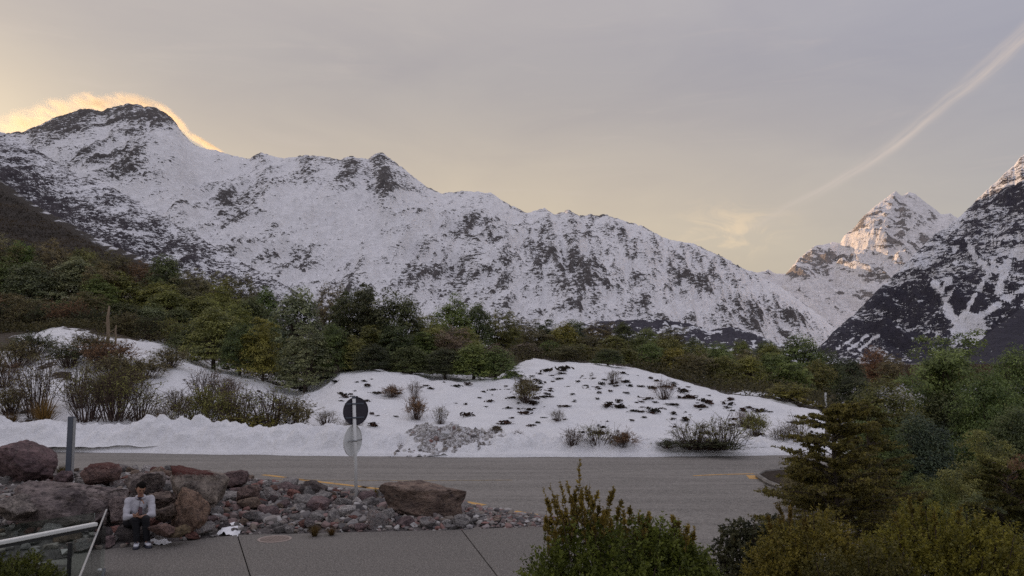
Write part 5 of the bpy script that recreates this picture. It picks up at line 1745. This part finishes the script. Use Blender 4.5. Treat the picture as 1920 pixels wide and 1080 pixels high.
# the rest of the stones, past the three hundred that show largest
SV = []
for m_ in STN:
    q_ = np.empty(len(m_.vertices) * 3, np.float32)
    m_.vertices.foreach_get('co', q_)
    SV.append((q_.reshape(-1, 3), np.array([f_.vertices[:] for f_ in m_.polygons])))
vs, fs, tn_ = [], [], []
off = 0
for i in range(700):
    x_ = rng.uniform(-11.5, 1.0)
    _, _, a_, b_ = [float(np.ravel(q)[0]) for q in bed_h(np.array([x_]), np.array([18.0]))]
    y_ = a_ + (b_ - a_) * rng.uniform(.03, .80)
    z_ = float(bed_h(np.array([x_]), np.array([y_]))[0][0])
    w = rng.choice([.10, .13, .17, .22]) * (.6 if x_ > -.8 else 1.0)
    P, Fq = SV[rng.integers(0, 12)]
    e_ = Euler((rng.uniform(-.5, .5), rng.uniform(-.5, .5), rng.uniform(0, 6.28))).to_matrix()
    P = (P * np.array([w * rng.uniform(.5, .75), w * rng.uniform(.4, .6), w * rng.uniform(.28, .45)])) @ np.array(e_).T + np.array([x_, y_, z_ + w * .1])
    vs.append(P)
    fs.append(Fq + off)
    off += len(P)
    tn_.append(np.full(len(Fq), rng.random()))
T(obj('rubble', mesh_arrays('rubble', np.concatenate(vs), np.concatenate(fs), mg, False, None, {'tone': np.concatenate(tn_)})), "smaller angular stones of the rock bed heaped between the larger ones", None, None, 'stuff')

# clods of gravel on the dirty snow heap
n = 900
qx, qy = rng.uniform(-2.9, 4.2, n), rng.uniform(-.3, 2.2, n)
ci = np.clip(((qx + 3.3) / 7.9 * 149).astype(int), 0, 149)
cj = np.clip(((qy + .6) / 4.0 * 79).astype(int), 0, 79)
qz = hz[cj, ci]
ok = (hr[cj, ci] < .97)
qx, qy, qz = qx[ok], qy[ok], qz[ok]
n = len(qx)
sz = rng.choice([.03, .045, .065, .10], n, p=[.4, .35, .18, .07])
V = IV[None] * (1 + .25 * rng.normal(size=(n, 12, 1))) * sz[:, None, None] + np.stack([qx + hc.x, qy + hc.y, qz], -1)[:, None, :]
FF = (IF[None] + (np.arange(n) * 12)[:, None, None]).reshape(-1, 3)
me = mesh_arrays('clods', V.reshape(-1, 3), FF, mg, False, None, {'tone': np.repeat(np.where(rng.random(n) < .55, 1.0, rng.random(n)), 20)})
T(obj('clods', me, heap), None, None, None, 'stuff')
wl = obj('snow_lump', rock_mesh('snow_lump', 950, 3, 6, .12), heap, (hc.x + .22, hc.y + .15, .72))
wl.data.materials.clear()
wl.data.materials.append(M['snow'])
wl.scale = (.17, .12, .12)

# straw-coloured grass in the rock bed
for px, py, w, h, c_, lab in [(590, 991, 44, 24, (.13, .095, .04), "straw tuft at the path edge under the dark round boulder"), (622, 989, 36, 18, (.12, .08, .035), "rusty grass tuft just right of the straw tuft at the path edge"),
                              (704, 936, 20, 26, (.15, .115, .03), "yellowish grass tuft at the left end of the slanted boulder"), (398, 950, 22, 30, (.13, .10, .04), "thin grass tuft right of the red-topped boulder"),
                              (115, 912, 40, 24, (.13, .105, .03), "olive grass tuft at the foot of the blue-grey post"), (60, 905, 40, 22, (.12, .09, .035), "olive grass tuft under the pyramid boulder")]:
    p = ground_pt(px, py, .15)
    tussock(px, py, w, h, c_, lab, loc=Vector((p.x, p.y, float(bed_h(np.array([p.x]), np.array([p.y]))[0][0]))))

# ------------------------------------------------------------------ scraps of snow lying about
def snow_patch(px, py, w, dep, h, lab, seed, z=0.0, loc=None):
    p = ground_pt(px, py, z) if loc is None else loc
    s = p.y / F
    rng_ = np.random.default_rng(seed)
    gx_, gy_ = np.meshgrid(np.linspace(-1, 1, 26), np.linspace(-1, 1, 20))
    r = np.hypot(gx_, gy_) + (fbm(gx_ * 2.2 + seed, gy_ * 2.2, 3, seed) - .5) * .9
    zz_ = h * (sstep(1 - r, -.05, .45) * 1.15 - .12) + (fbm(gx_ * 3, gy_ * 3, 3, seed + 1) - .5) * h * .5 * (r < .9) - .06 * sstep(r, .95, 1.3)
    me_ = mesh_arrays('snow_patch', np.stack([gx_ * w * s / 2, gy_ * dep / 2, zz_], -1).reshape(-1, 3), grid_faces(26, 20), M['snow_scrap'], True)
    return T(obj('snow_patch', me_, None, p), lab, 'snow patch', 'scraps of snow left on the ground')


snow_patch(432, 992, 48, .80, .085, "ragged scrap of snow at the path edge left of the manhole", 21, .05)
snow_patch(300, 1018, 42, .34, .07, "scrap of snow on the path edge beside the seated person's shoe", 25, 0.0)
snow_patch(1855, 832, 70, 1.6, .5, "bright snow patch among the trees at right", 27, .2)
snow_patch(1912, 822, 40, 1.4, .6, "bright snow patch at the right picture edge", 29, .3)
snow_patch(1105, 694, 30, .9, .4, "snow lump beside the low dark bush at the top of the bank", 33, loc=at(1108, 698, 53))
snow_patch(1400, 742, 90, 2.2, .6, "upper snow patch between the trees and the right end of the bank", 35, loc=at(1400, 756, 52))
snow_patch(1730, 925 + 40, 40, .5, .03, "thin icy scrap on the pavement behind the yellow-green bush", 39, -.05)

# ------------------------------------------------------------------ round sign seen from behind
sb, st = ground_pt(669, 942, .12), None
r = empty('road_sign', sb, "round road sign seen from behind on a white post, with a smaller grey disc below", 'road sign')
Ysn = sb.y


def loc_of(px, py, dy=0.0):
    return at(px, py, Ysn + dy) - sb


acc = Acc().tube([(0, 0, -.25), loc_of(663.5, 745)], .042, 12)
obj('post', acc.mesh('post', M['white_paint'], True), r)
acc = Acc().tube([loc_of(663.6, 747), loc_of(663.4, 743.5)], .046, 12)
obj('post_cap', acc.mesh('post_cap', M['steel_blue'], True), r)


def disc(name, c, rad, thick, yaw, mat, rim=None):
    """flat sign disc with a folded rim, its back towards the camera"""
    o_acc = Acc()
    n_ = 48
    prof = [(0.0, 0.0), (rad - .018, 0.0), (rad - .014, -.012), (rad, -.012), (rad, thick), (0.0, thick)]
    for (rr, yy) in prof:
        for k in range(n_):
            t = 2 * math.pi * k / n_
            o_acc.v.append((rr * math.cos(t), yy, rr * math.sin(t)))
    for i in range(len(prof) - 1):
        for k in range(n_):
            a0, a1 = i * n_ + k, i * n_ + (k + 1) % n_
            o_acc.f.append((a0, a1, a1 + n_, a0 + n_))
    me_ = o_acc.mesh(name, mat)
    bm2 = bmesh.new()
    bm2.from_mesh(me_)
    bmesh.ops.remove_doubles(bm2, verts=bm2.verts, dist=1e-5)
    bm2.to_mesh(me_)
    bm2.free()
    d_ = obj(name, me_, r, c)
    d_.rotation_euler = (0, 0, math.radians(yaw))
    return d_


up_ = disc('sign_disc', loc_of(667, 771, .075), .335, .012, 40, M['sign_back'])
lo_ = disc('sign_disc', loc_of(661.5, 826, .075), .37, .012, 66, M['sign_grey'])
lo_['label'] = 'pale grey lower disc turned almost edge-on'
for yy, dsc, wid_, yw in ((757, up_, .50, 40), (783, up_, .50, 40), (826, lo_, .56, 66)):
    acc = Acc().box((0, 0, 0), (wid_, .022, .035))
    o_ = obj('bracket', acc.mesh('bracket', M['steel_blue'] if dsc is up_ else M['steel'], False, .004), r, loc_of(664 + (yy - 745) * .028, yy, .048))
    o_.rotation_euler = (0, 0, math.radians(yw))
    acc = Acc().tube([(0, 0, -.018), (0, 0, .018)], .052, 14)
    obj('clamp', acc.mesh('clamp', M['steel'] if dsc is lo_ else M['steel_blue'], True), r, loc_of(663.5 + (yy - 745) * .029, yy))

# blue-grey steel post left
pb = ground_pt(128, 922, .12)
r = empty('steel_post', pb, "thick blue-grey steel post standing in the rocks at left", 'post', None, math.radians(-14))
htop = at(134, 781, pb.y).z - pb.z
acc = Acc()
acc.box((0, 0, htop / 2 - .1), (.165, .10, htop + .2))
obj('column', acc.mesh('column', M['steel_blue'], False, .003), r)
acc = Acc().box((.0925, 0, htop / 2 + .02), (.02, .085, htop - .1))
obj('edge_strip', acc.mesh('edge_strip', M['steel'], False, .003), r)
acc = Acc().box((0, 0, .0), (.34, .34, .03))
bp_ = obj('base_plate', acc.mesh('base_plate', M['steel'], False, .004), r)
for sx_ in (-.12, .12):
    for sy_ in (-.12, .12):
        acc = Acc().tube([(sx_, sy_, .01), (sx_, sy_, .05)], .014, 6)
        obj('bolt', acc.mesh('bolt', M['steel']), r)

# white marker post at the end of the bank
wb = hill_hit(1549, 772)
r = empty('marker_post', wb, "short white roadside marker post at the right end of the snowy bank", 'marker post')
h_ = 34 / F * wb.y
acc = Acc().box((0, 0, h_ / 2 - .1), (.13, .05, h_ + .2))
obj('post', acc.mesh('post', M['white_paint'], False, .012), r)
acc = Acc().box((0, -.031, h_ * .80), (.07, .008, .12))
obj('reflector', acc.mesh('reflector', M['steel'], False, .003), r)

# manhole cover in the path
mc = ground_pt(515, 1011, 0.0)
r = empty('manhole_cover', (mc.x, mc.y, 0), "rusty round manhole cover set in the path", 'manhole cover')
acc = Acc()
n_ = 40
for rr, zz_ in ((.27, .004), (.285, .012), (.315, .012), (.325, .004)):
    for k in range(n_):
        t = 2 * math.pi * k / n_
        acc.v.append((rr * math.cos(t), rr * math.sin(t), zz_))
for i in range(3):
    for k in range(n_):
        acc.f.append((i * n_ + k, i * n_ + (k + 1) % n_, (i + 1) * n_ + (k + 1) % n_, (i + 1) * n_ + k))
obj('rim', acc.mesh('rim', M['rust_pale']), r)
acc = Acc().tube([(0, 0, .003), (0, 0, .009)], .268, 40)
lid = obj('lid', acc.mesh('lid', M['rust']), r)
acc = Acc()
for i in range(-3, 4):
    for j in range(-3, 4):
        if i * i + j * j < 11:
            acc.box((i * .068, j * .068, .0115), (.036, .036, .006))
obj('stud', acc.mesh('stud', M['rust_pale'], False, .002), lid)
# pale lid at the bottom edge of the picture
mc = ground_pt(484, 1092, 0.0)
r = empty('access_cover', (mc.x, mc.y, 0), "pale round cover just cut by the bottom edge of the picture", 'access cover')
acc = Acc().tube([(0, 0, .0), (0, 0, .05)], .205, 36)
obj('lid', acc.mesh('lid', M['concrete'], False, .006), r)
acc = Acc().tube([(0, 0, .0), (0, 0, .018)], .25, 36)
obj('rim', acc.mesh('rim', M['rail_dark'], False, .004), r)

# ------------------------------------------------------------------ glass balustrade at the left
mgl, N = new_mat('glass')
gl = N.n('ShaderNodeBsdfGlossy', {'Color': (.92, .97, .95, 1), 'Roughness': 0.0})
tr = N.n('ShaderNodeBsdfTransparent', {'Color': (.82, .87, .84, 1)})
frn = N.n('ShaderNodeFresnel', {'IOR': 1.52})
ms = N.n('ShaderNodeMixShader', {0: N.math('MULTIPLY', frn.outputs[0], 1.0), 1: tr.outputs[0], 2: gl.outputs[0]})
N.n('ShaderNodeOutputMaterial', {'Surface': ms.outputs[0]})
M['glass'] = mgl

A = g2(200, 955, 1.0)
Dn = g2(150, 1080, 1.0)
dv = (Dn - A).normalized()
Bn = A + dv * 6.6


def pane(p, q, z0, z1, th=.012):
    d = (q - p).normalized()
    nn_ = Vector((-d.y, d.x)) * th / 2
    return Acc().prism([p + nn_, q + nn_, q - nn_, p - nn_], z0, z1)


r = empty('glass_balustrade', (A.x, A.y, 0), "glass balustrade with a white handrail in the bottom left corner", 'balustrade')


def child(name, acc_, mat, smooth=False, bev=0.0, par=None):
    me_ = acc_.mesh(name, mat, smooth, bev)
    o_ = obj(name, me_, par or r)
    for v in me_.vertices:
        v.co -= Vector((A.x, A.y, 0))
    return o_


# side run towards the camera: two panes under a thin rail
mid_ = A + dv * 3.0
child('glass_pane', pane(A, mid_ - dv * .01, .05, .985), M['glass'])
child('glass_pane', pane(mid_ + dv * .01, Bn, .05, .985), M['glass'])
rail_pts = [(A.x, A.y, 1.0), (Bn.x, Bn.y, 1.0)]
acc = Acc()
d3 = Euler((0, 0, math.atan2(dv.y, dv.x)))
cm = (A + Bn) / 2
acc.box((cm.x, cm.y, 1.0), ((Bn - A).length, .024, .016), d3)
child('top_rail', acc, M['steel'], False, .004)
acc = Acc().box((cm.x, cm.y, .03), ((Bn - A).length, .05, .06), d3)
child('base_channel', acc, M['steel_blue'], False, .004)
for k in range(4):
    q = A + dv * (1.2 + 1.35 * k)
    nrm_ = Vector((-dv.y, dv.x))
    for zz_ in (.12, .30):
        acc = Acc().tube([(q.x - nrm_.x * .03, q.y - nrm_.y * .03, zz_), (q.x + nrm_.x * .03, q.y + nrm_.y * .03, zz_)], .022, 12)
        child('bolt', acc, M['white_paint'], True)
# front run with the broad white handrail
E0, E1 = at(180, 987, 11.92), at(-60, 1024, 10.35)
e0, e1 = Vector((E0.x, E0.y)), Vector((E1.x, E1.y))
de = (e1 - e0)
acc = Acc().box(((e0.x + e1.x) / 2, (e0.y + e1.y) / 2, (E0.z + E1.z) / 2), (de.length, .085, .05), Euler((0, 0, math.atan2(de.y, de.x))))
child('handrail', acc, M['white_rail'], False, .008)
acc = Acc().box(((e0.x + e1.x) / 2, (e0.y + e1.y) / 2, (E0.z + E1.z) / 2 - .047), (de.length, .04, .045), Euler((0, 0, math.atan2(de.y, de.x))))
child('rail_channel', acc, M['rail_dark'], False, .003)
for fr_ in (.22, .80):
    q = e0.lerp(e1, fr_)
    acc = Acc().box((q.x, q.y, .46), (.045, .045, .92))
    child('rail_post', acc, M['rail_dark'], False, .004)
# back run: frameless pane parallel to the rock bed
G0, G1 = at(178, 953, 13.45), at(-80, 985, 11.9)
g0, g1 = Vector((G0.x, G0.y)), Vector((G1.x, G1.y))
child('glass_pane', pane(g0, g1, .05, .99, .014), M['glass'])

# ------------------------------------------------------------------ the seated person
skin_m, N = new_mat('skin')
finish(N, N.mix(N.noise(N.n('ShaderNodeTexCoord').outputs['Object'], 30.0), (.36, .20, .135, 1), (.44, .25, .17, 1)), .5)
cloth_j = simple_mat('jacket', (.47, .46, .49), .9, .2, 22.0)
cloth_t = simple_mat('trousers', (.012, .012, .015), .85, .3, 40.0)
hair_m = simple_mat('hair', (.010, .008, .007), .9, .4, 60.0, 0, .1)
shoe_m = simple_mat('shoe', (.62, .62, .66), .6, .25, 30.0)
sole_m = simple_mat('sole', (.05, .05, .07), .7, .2, 30.0)
shirt_m = simple_mat('shirt', (.035, .03, .055), .85, .3, 30.0)
phone_m = simple_mat('phone', (.05, .015, .02), .25, .1)
lens_m = simple_mat('phone_lens', (.01, .01, .012), .1, .1)
eye_m = simple_mat('eye', (.02, .015, .012), .3, .1)
lip_m = simple_mat('lips', (.28, .11, .09), .5, .1)

fb = ground_pt(265, 1027, 0.0)
person = empty('person', (fb.x, fb.y, 0.0), "person in a pale jacket and black trousers sitting on the rocks, bent over a phone", 'person')
FACE = math.atan2(-fb.x, fb.y)
person.rotation_euler = (0, 0, FACE)
FM = Matrix.Translation((fb.x, fb.y, 0)) @ Matrix.Rotation(FACE, 4, 'Z')


def skin_obj(name, joints, edges, mat, par, root=0, sub=2):
    """one smooth surface grown round joints (x, y, z, radius[, radius2])"""
    me_ = bpy.data.meshes.new(name)
    me_.from_pydata([j[:3] for j in joints], edges, [])
    o_ = bpy.data.objects.new(name, me_)
    col.objects.link(o_)
    m1 = o_.modifiers.new('s', 'SKIN')
    m1.use_smooth_shade = True
    for i, j in enumerate(joints):
        sv = me_.skin_vertices[0].data[i]
        sv.radius = (j[3], j[4] if len(j) > 4 else j[3])
        sv.use_root = (i == root)
    m2 = o_.modifiers.new('d', 'SUBSURF')
    m2.levels = m2.render_levels = sub
    dg = bpy.context.evaluated_depsgraph_get()
    dg.update()
    res = bpy.data.meshes.new_from_object(o_.evaluated_get(dg))
    res.name = name
    bpy.data.objects.remove(o_)
    res.materials.clear()
    res.materials.append(mat)
    for p_ in res.polygons:
        p_.use_smooth = True
    return obj(name, res, par)


def union_obj(name, caps, mat, par, voxel=.012, smooth=10, folds=0.0, seed=0):
    """one continuous surface flowing over tapered limbs (p, r, q, r)"""
    bm_ = bmesh.new()
    for (p, r1, q, r2) in caps:
        p, q = Vector(p), Vector(q)
        n_ = max(2, int((q - p).length / (min(r1, r2) * .45)) + 1)
        for i in range(n_ + 1):
            t = i / n_
            bmesh.ops.create_icosphere(bm_, subdivisions=2, radius=r1 + (r2 - r1) * t, matrix=Matrix.Translation(p.lerp(q, t)))
    me_ = bpy.data.meshes.new(name)
    bm_.to_mesh(me_)
    bm_.free()
    o_ = bpy.data.objects.new(name, me_)
    col.objects.link(o_)
    m1 = o_.modifiers.new('r', 'REMESH')
    m1.mode = 'VOXEL'
    m1.voxel_size = voxel
    m2 = o_.modifiers.new('s', 'SMOOTH')
    m2.factor = .5
    m2.iterations = smooth
    dg = bpy.context.evaluated_depsgraph_get()
    dg.update()
    res = bpy.data.meshes.new_from_object(o_.evaluated_get(dg))
    res.name = name
    bpy.data.objects.remove(o_)
    res.materials.clear()
    res.materials.append(mat)
    if folds:
        co = np.empty(len(res.vertices) * 3, np.float32)
        no = np.empty(len(res.vertices) * 3, np.float32)
        res.vertices.foreach_get('co', co)
        res.vertices.foreach_get('normal', no)
        co, no = co.reshape(-1, 3).astype(float), no.reshape(-1, 3)
        q_ = co * np.array([.7, .7, 1.5])
        co = co + no * ((np.abs(n3(q_, 13.0, seed) - .5) * 2 - .25) * folds)[:, None]
        res.vertices.foreach_set('co', co.astype(np.float32).ravel())
    for p_ in res.polygons:
        p_.use_smooth = True
    return obj(name, res, par)


# joints, in metres from the shoes; x to the picture's right, y away from the camera
pel = (-.16, .50, .40)
ch = (-.10, .46, .66)
nk = (-.045, .385, .855)
hd = (-.05, .29, .975)
shl, shr = (-.255, .42, .80), (.135, .40, .82)
ell, elr = (-.285, .20, .53), (.165, .17, .55)
wl_, wr_ = (-.085, .06, .585), (-.045, .02, .555)
hpl, hpr = (-.235, .46, .40), (-.07, .46, .40)
knl, knr = (-.115, .06, .50), (.055, .03, .51)
anl, anr = (-.075, .06, .10), (.085, .07, .10)
toeL, toeR = (-.08, -.03, .06), (.095, -.02, .06)
body = union_obj('body', [(pel, .11, ch, .105), (ch, .105, (nk[0], nk[1], nk[2] - .10), .095), ((nk[0], nk[1], nk[2] - .05), .058, hd, .050), (shl, .055, ell, .042), (ell, .042, wl_, .028), (shr, .055, elr, .042), (elr, .042, wr_, .028),
                          (hpl, .085, knl, .058), (knl, .058, anl, .038), (hpr, .085, knr, .058), (knr, .058, anr, .038), (anl, .038, toeL, .034), (anr, .038, toeR, .034), (ch, .09, shl, .06), (ch, .09, shr, .06)], skin_m, person, .011, 6)

# head with a face, turned down to the phone
H = bpy.data.objects.new('head_pivot', None)
head_m = Matrix.Translation(Vector(hd) + Vector((0.0, -.02, .055))) @ Euler((math.radians(30), math.radians(6), math.radians(14))).to_matrix().to_4x4()
bpy.data.objects.remove(H)
bm = bmesh.new()
bmesh.ops.create_uvsphere(bm, u_segments=28, v_segments=20, radius=1.0)
for v in bm.verts:
    x, y, z = v.co
    f_ = max(0.0, -y)
    jaw = 1 - .30 * max(0, -z) ** 1.2
    v.co = Vector((x * .076 * jaw, y * .096 * (1 - .10 * max(0, -z)), z * .118))
    if f_ > 0:
        px_, pz_ = v.co.x, v.co.z
        v.co.y -= .024 * math.exp(-((px_ / .011) ** 2) - ((pz_ + .012) / .020) ** 2)               # nose
        v.co.y += .008 * math.exp(-(((abs(px_) - .030) / .014) ** 2) - ((pz_ - .014) / .010) ** 2)  # eye sockets
        v.co.y -= .006 * math.exp(-((px_ / .020) ** 2) - ((pz_ + .050) / .009) ** 2)               # lips
        v.co.y -= .010 * math.exp(-((px_ / .020) ** 2) - ((pz_ + .095) / .020) ** 2)               # chin
for f2 in bm.faces:
    f2.smooth = True
head_me = bpy.data.meshes.new('head')
bm.to_mesh(head_me)
bm.free()
head_me.materials.append(skin_m)
head_me.transform(head_m)
head = obj('head', head_me, person)


def head_part(name, acc_or_me, mat):
    me_ = acc_or_me.mesh(name, mat, True) if isinstance(acc_or_me, Acc) else acc_or_me
    me_.transform(head_m)
    return obj(name, me_, head)


for sx_ in (-1, 1):
    head_part('eye', Acc().tube([(sx_ * .030, -.080, .014), (sx_ * .030, -.090, .014)], [.009, .006], 8), eye_m)
    head_part('eyebrow', Acc().tube([(sx_ * .016, -.093, .030), (sx_ * .032, -.091, .034), (sx_ * .046, -.080, .030)], [.004, .0045, .003], 5), hair_m)
    head_part('ear', Acc().tube([(sx_ * .072, .006, -.022), (sx_ * .082, .008, .0), (sx_ * .078, .012, .026)], [.010, .015, .010], 7), skin_m)
head_part('mouth', Acc().tube([(-.022, -.088, -.050), (0, -.097, -.052), (.022, -.088, -.050)], [.003, .006, .003], 6), lip_m)
bm = bmesh.new()
bmesh.ops.create_uvsphere(bm, u_segments=32, v_segments=24, radius=1.0)
cut = []
for v in bm.verts:
    x, y, z = v.co
    v.co = Vector((x * .087, y * .106 + .008, z * .128 + .006))
    wv = float(vn2(np.array([x * 6 + z * 5]), np.array([y * 6]), 4)[0])
    v.co += v.co.normalized() * (wv - .4) * .016 + Vector((0, 0, .012 * max(0, z)))
    lim = .052 + .02 * wv if y < -.35 else (-.01 if y < .15 else -.075)
    if z * .128 < lim:
        cut.append(v)
bmesh.ops.delete(bm, geom=cut, context='VERTS')
for f2 in bm.faces:
    f2.smooth = True
hm = bpy.data.meshes.new('hair')
bm.to_mesh(hm)
bm.free()
hm.materials.append(hair_m)
head_part('hair', hm, hair_m)

# clothes
jk = union_obj('jacket', [((-.21, .48, .43), .130, (-.11, .48, .43), .130), ((-.20, .47, .56), .125, (-.09, .46, .56), .125), ((-.20, .48, .44), .13, (-.15, .44, .70), .118), ((-.10, .48, .44), .13, (-.02, .43, .70), .118),
                          ((-.15, .43, .72), .112, (-.055, .395, .80), .088), ((-.02, .42, .72), .112, (-.04, .395, .80), .088), ((-.125, .36, .62), .085, (-.065, .35, .755), .075), ((-.06, .36, .60), .085, (-.045, .35, .755), .072), ((-.06, .41, .79), .080, shl, .074), ((-.04, .40, .79), .080, shr, .074),
                          (shl, .076, ell, .062), (ell, .062, (-.145, .11, .565), .044), (shr, .076, elr, .062), (elr, .062, (.085, .11, .555), .050)], cloth_j, person, .012, 10, .022, 3)
acc = Acc()
ring = []
for k in range(20):
    t = 2 * math.pi * k / 20
    ring.append((nk[0] + .078 * math.cos(t), nk[1] - .005 + .072 * math.sin(t), nk[2] + .012 + .020 * math.sin(t)))
acc.tube(ring + [ring[0], ring[1]], .022, 7, False)
obj('collar', acc.mesh('collar', cloth_j, True), jk)
acc = Acc().tube([(-.050, .300, .850), (-.054, .276, .79), (-.066, .264, .72), (-.085, .270, .60)], [.006, .0045, .004, .004], 6)
obj('zip', acc.mesh('zip', shirt_m, True), jk)
acc = Acc().tube([(-.053, .345, .872), (-.052, .335, .825)], [.060, .052], 12)
obj('shirt', acc.mesh('shirt', shirt_m, True), jk)
union_obj('trousers', [((-.21, .49, .385), .125, (-.10, .49, .385), .125), (hpl, .110, knl, .078), (knl, .078, (-.095, .055, .28), .066), ((-.095, .055, .28), .066, (-.078, .06, .10), .062),
                       (hpr, .110, knr, .078), (knr, .078, (.072, .045, .28), .066), ((.072, .045, .28), .066, (.087, .065, .10), .062)], cloth_t, person, .012, 10, .012, 9)
for (ax_, ay_, yaw_) in ((-.078, .05, -6), (.088, .06, 16)):
    rot = Matrix.Translation((ax_, ay_, 0)) @ Euler((0, 0, math.radians(yaw_))).to_matrix().to_4x4()
    s_me = skin_obj('shoe', [(0, .05, .065, .050, .052), (0, .0, .075, .050, .048), (0, -.08, .062, .052, .036), (0, -.17, .050, .046, .026)], [(0, 1), (1, 2), (2, 3)], shoe_m, person)
    s_me.data.transform(rot)
    acc = Acc()
    out = [(-.040, .085), (.040, .085), (.048, .0), (.056, -.10), (.050, -.18), (.026, -.215), (-.026, -.215), (-.050, -.18), (-.056, -.10), (-.048, .0)]
    acc.prism(out, 0.004, .032)
    so = obj('sole', acc.mesh('sole', sole_m, False, .005), s_me)
    so.data.transform(rot)
    acc = Acc()
    for k in range(4):
        acc.tube([(-.030, -.035 - .026 * k, .112 - .010 * k), (0, -.038 - .026 * k, .120 - .010 * k), (.030, -.035 - .026 * k, .112 - .010 * k)], .005, 5)
    la = obj('laces', acc.mesh('laces', sole_m, True), s_me)
    la.data.transform(rot)


def hand(wrist, palm_dir, side_dir, fingers, thumb, name='hand'):
    """palm, four unequal bent fingers and a thumb leaving the side of the palm"""
    w, d, s_ = Vector(wrist), Vector(palm_dir).normalized(), Vector(side_dir).normalized()
    nn_ = d.cross(s_).normalized()
    js = [(*(w - d * .03), .026, .020), (*w, .026, .018), (*(w + d * .050), .034, .016), (*(w + d * .082), .036, .014)]
    ed = [(0, 1), (1, 2), (2, 3)]
    o_ = skin_obj(name, js, ed, skin_m, person, 1, 2)
    for i, ln in enumerate((.064, .074, .070, .055)):
        b = w + d * .078 + s_ * (.030 - .020 * i)
        c_ = fingers[i]
        p1 = b + (d * math.cos(c_ * .5) + nn_ * math.sin(c_ * .5)) * ln * .42
        p2 = p1 + (d * math.cos(c_ * 1.4) + nn_ * math.sin(c_ * 1.4)) * ln * .33
        p3 = p2 + (d * math.cos(c_ * 2.1) + nn_ * math.sin(c_ * 2.1)) * ln * .25
        obj('finger', Acc().tube([b - d * .012, b, p1, p2, p3], [.0085, .009, .0085, .0075, .005], 8).mesh('finger', skin_m, True), o_)
    b = w + d * .028 + s_ * .030
    t1 = b + (s_ * .75 + d * .6 + nn_ * thumb).normalized() * .034
    t2 = t1 + (s_ * .25 + d * .85 + nn_ * thumb).normalized() * .028
    obj('thumb', Acc().tube([b - s_ * .012, b, t1, t2], [.011, .0115, .0095, .006], 8).mesh('thumb', skin_m, True), o_)
    return o_


# the hand on the left of the picture holds the phone up, the other forearm lies across the lap
hand((-.088, .062, .600), (.42, -.35, .62), (.55, .75, .10), (.75, .8, .85, .9), .5)
hand((-.035, .022, .560), (-.92, -.12, .18), (-.10, -.35, .90), (.45, .5, .55, .6), .3)
ph = empty('phone', FM @ Vector((-.040, .0, .675)), "dark red-cased phone held in the seated person's hand", 'phone')
ph.rotation_euler = (math.radians(-32), math.radians(12), math.radians(20) + FACE)
obj('case', Acc().box((0, 0, 0), (.072, .010, .145)).mesh('case', phone_m, False, .004), ph)
obj('screen', Acc().box((0, .0062, 0), (.066, .003, .136)).mesh('screen', lens_m, False, .001), ph)
obj('camera_lens', Acc().tube([(.022, -.004, .052), (.022, -.0085, .052)], .008, 10).mesh('camera_lens', lens_m), ph)
# the rock under the person
sr = ground_pt(250, 1003, 0.0)
o_ = obj('boulder', rock_mesh('boulder', 861, 4, 8, .09, blocky), None, FM @ Vector((-.15, .55, .125)))
o_.scale = (.36, .30, .20)
o_.color = (.13, .115, .11, 1)
T(o_, "flat dark boulder the person is sitting on", 'boulder', 'large boulders of the rock bed')
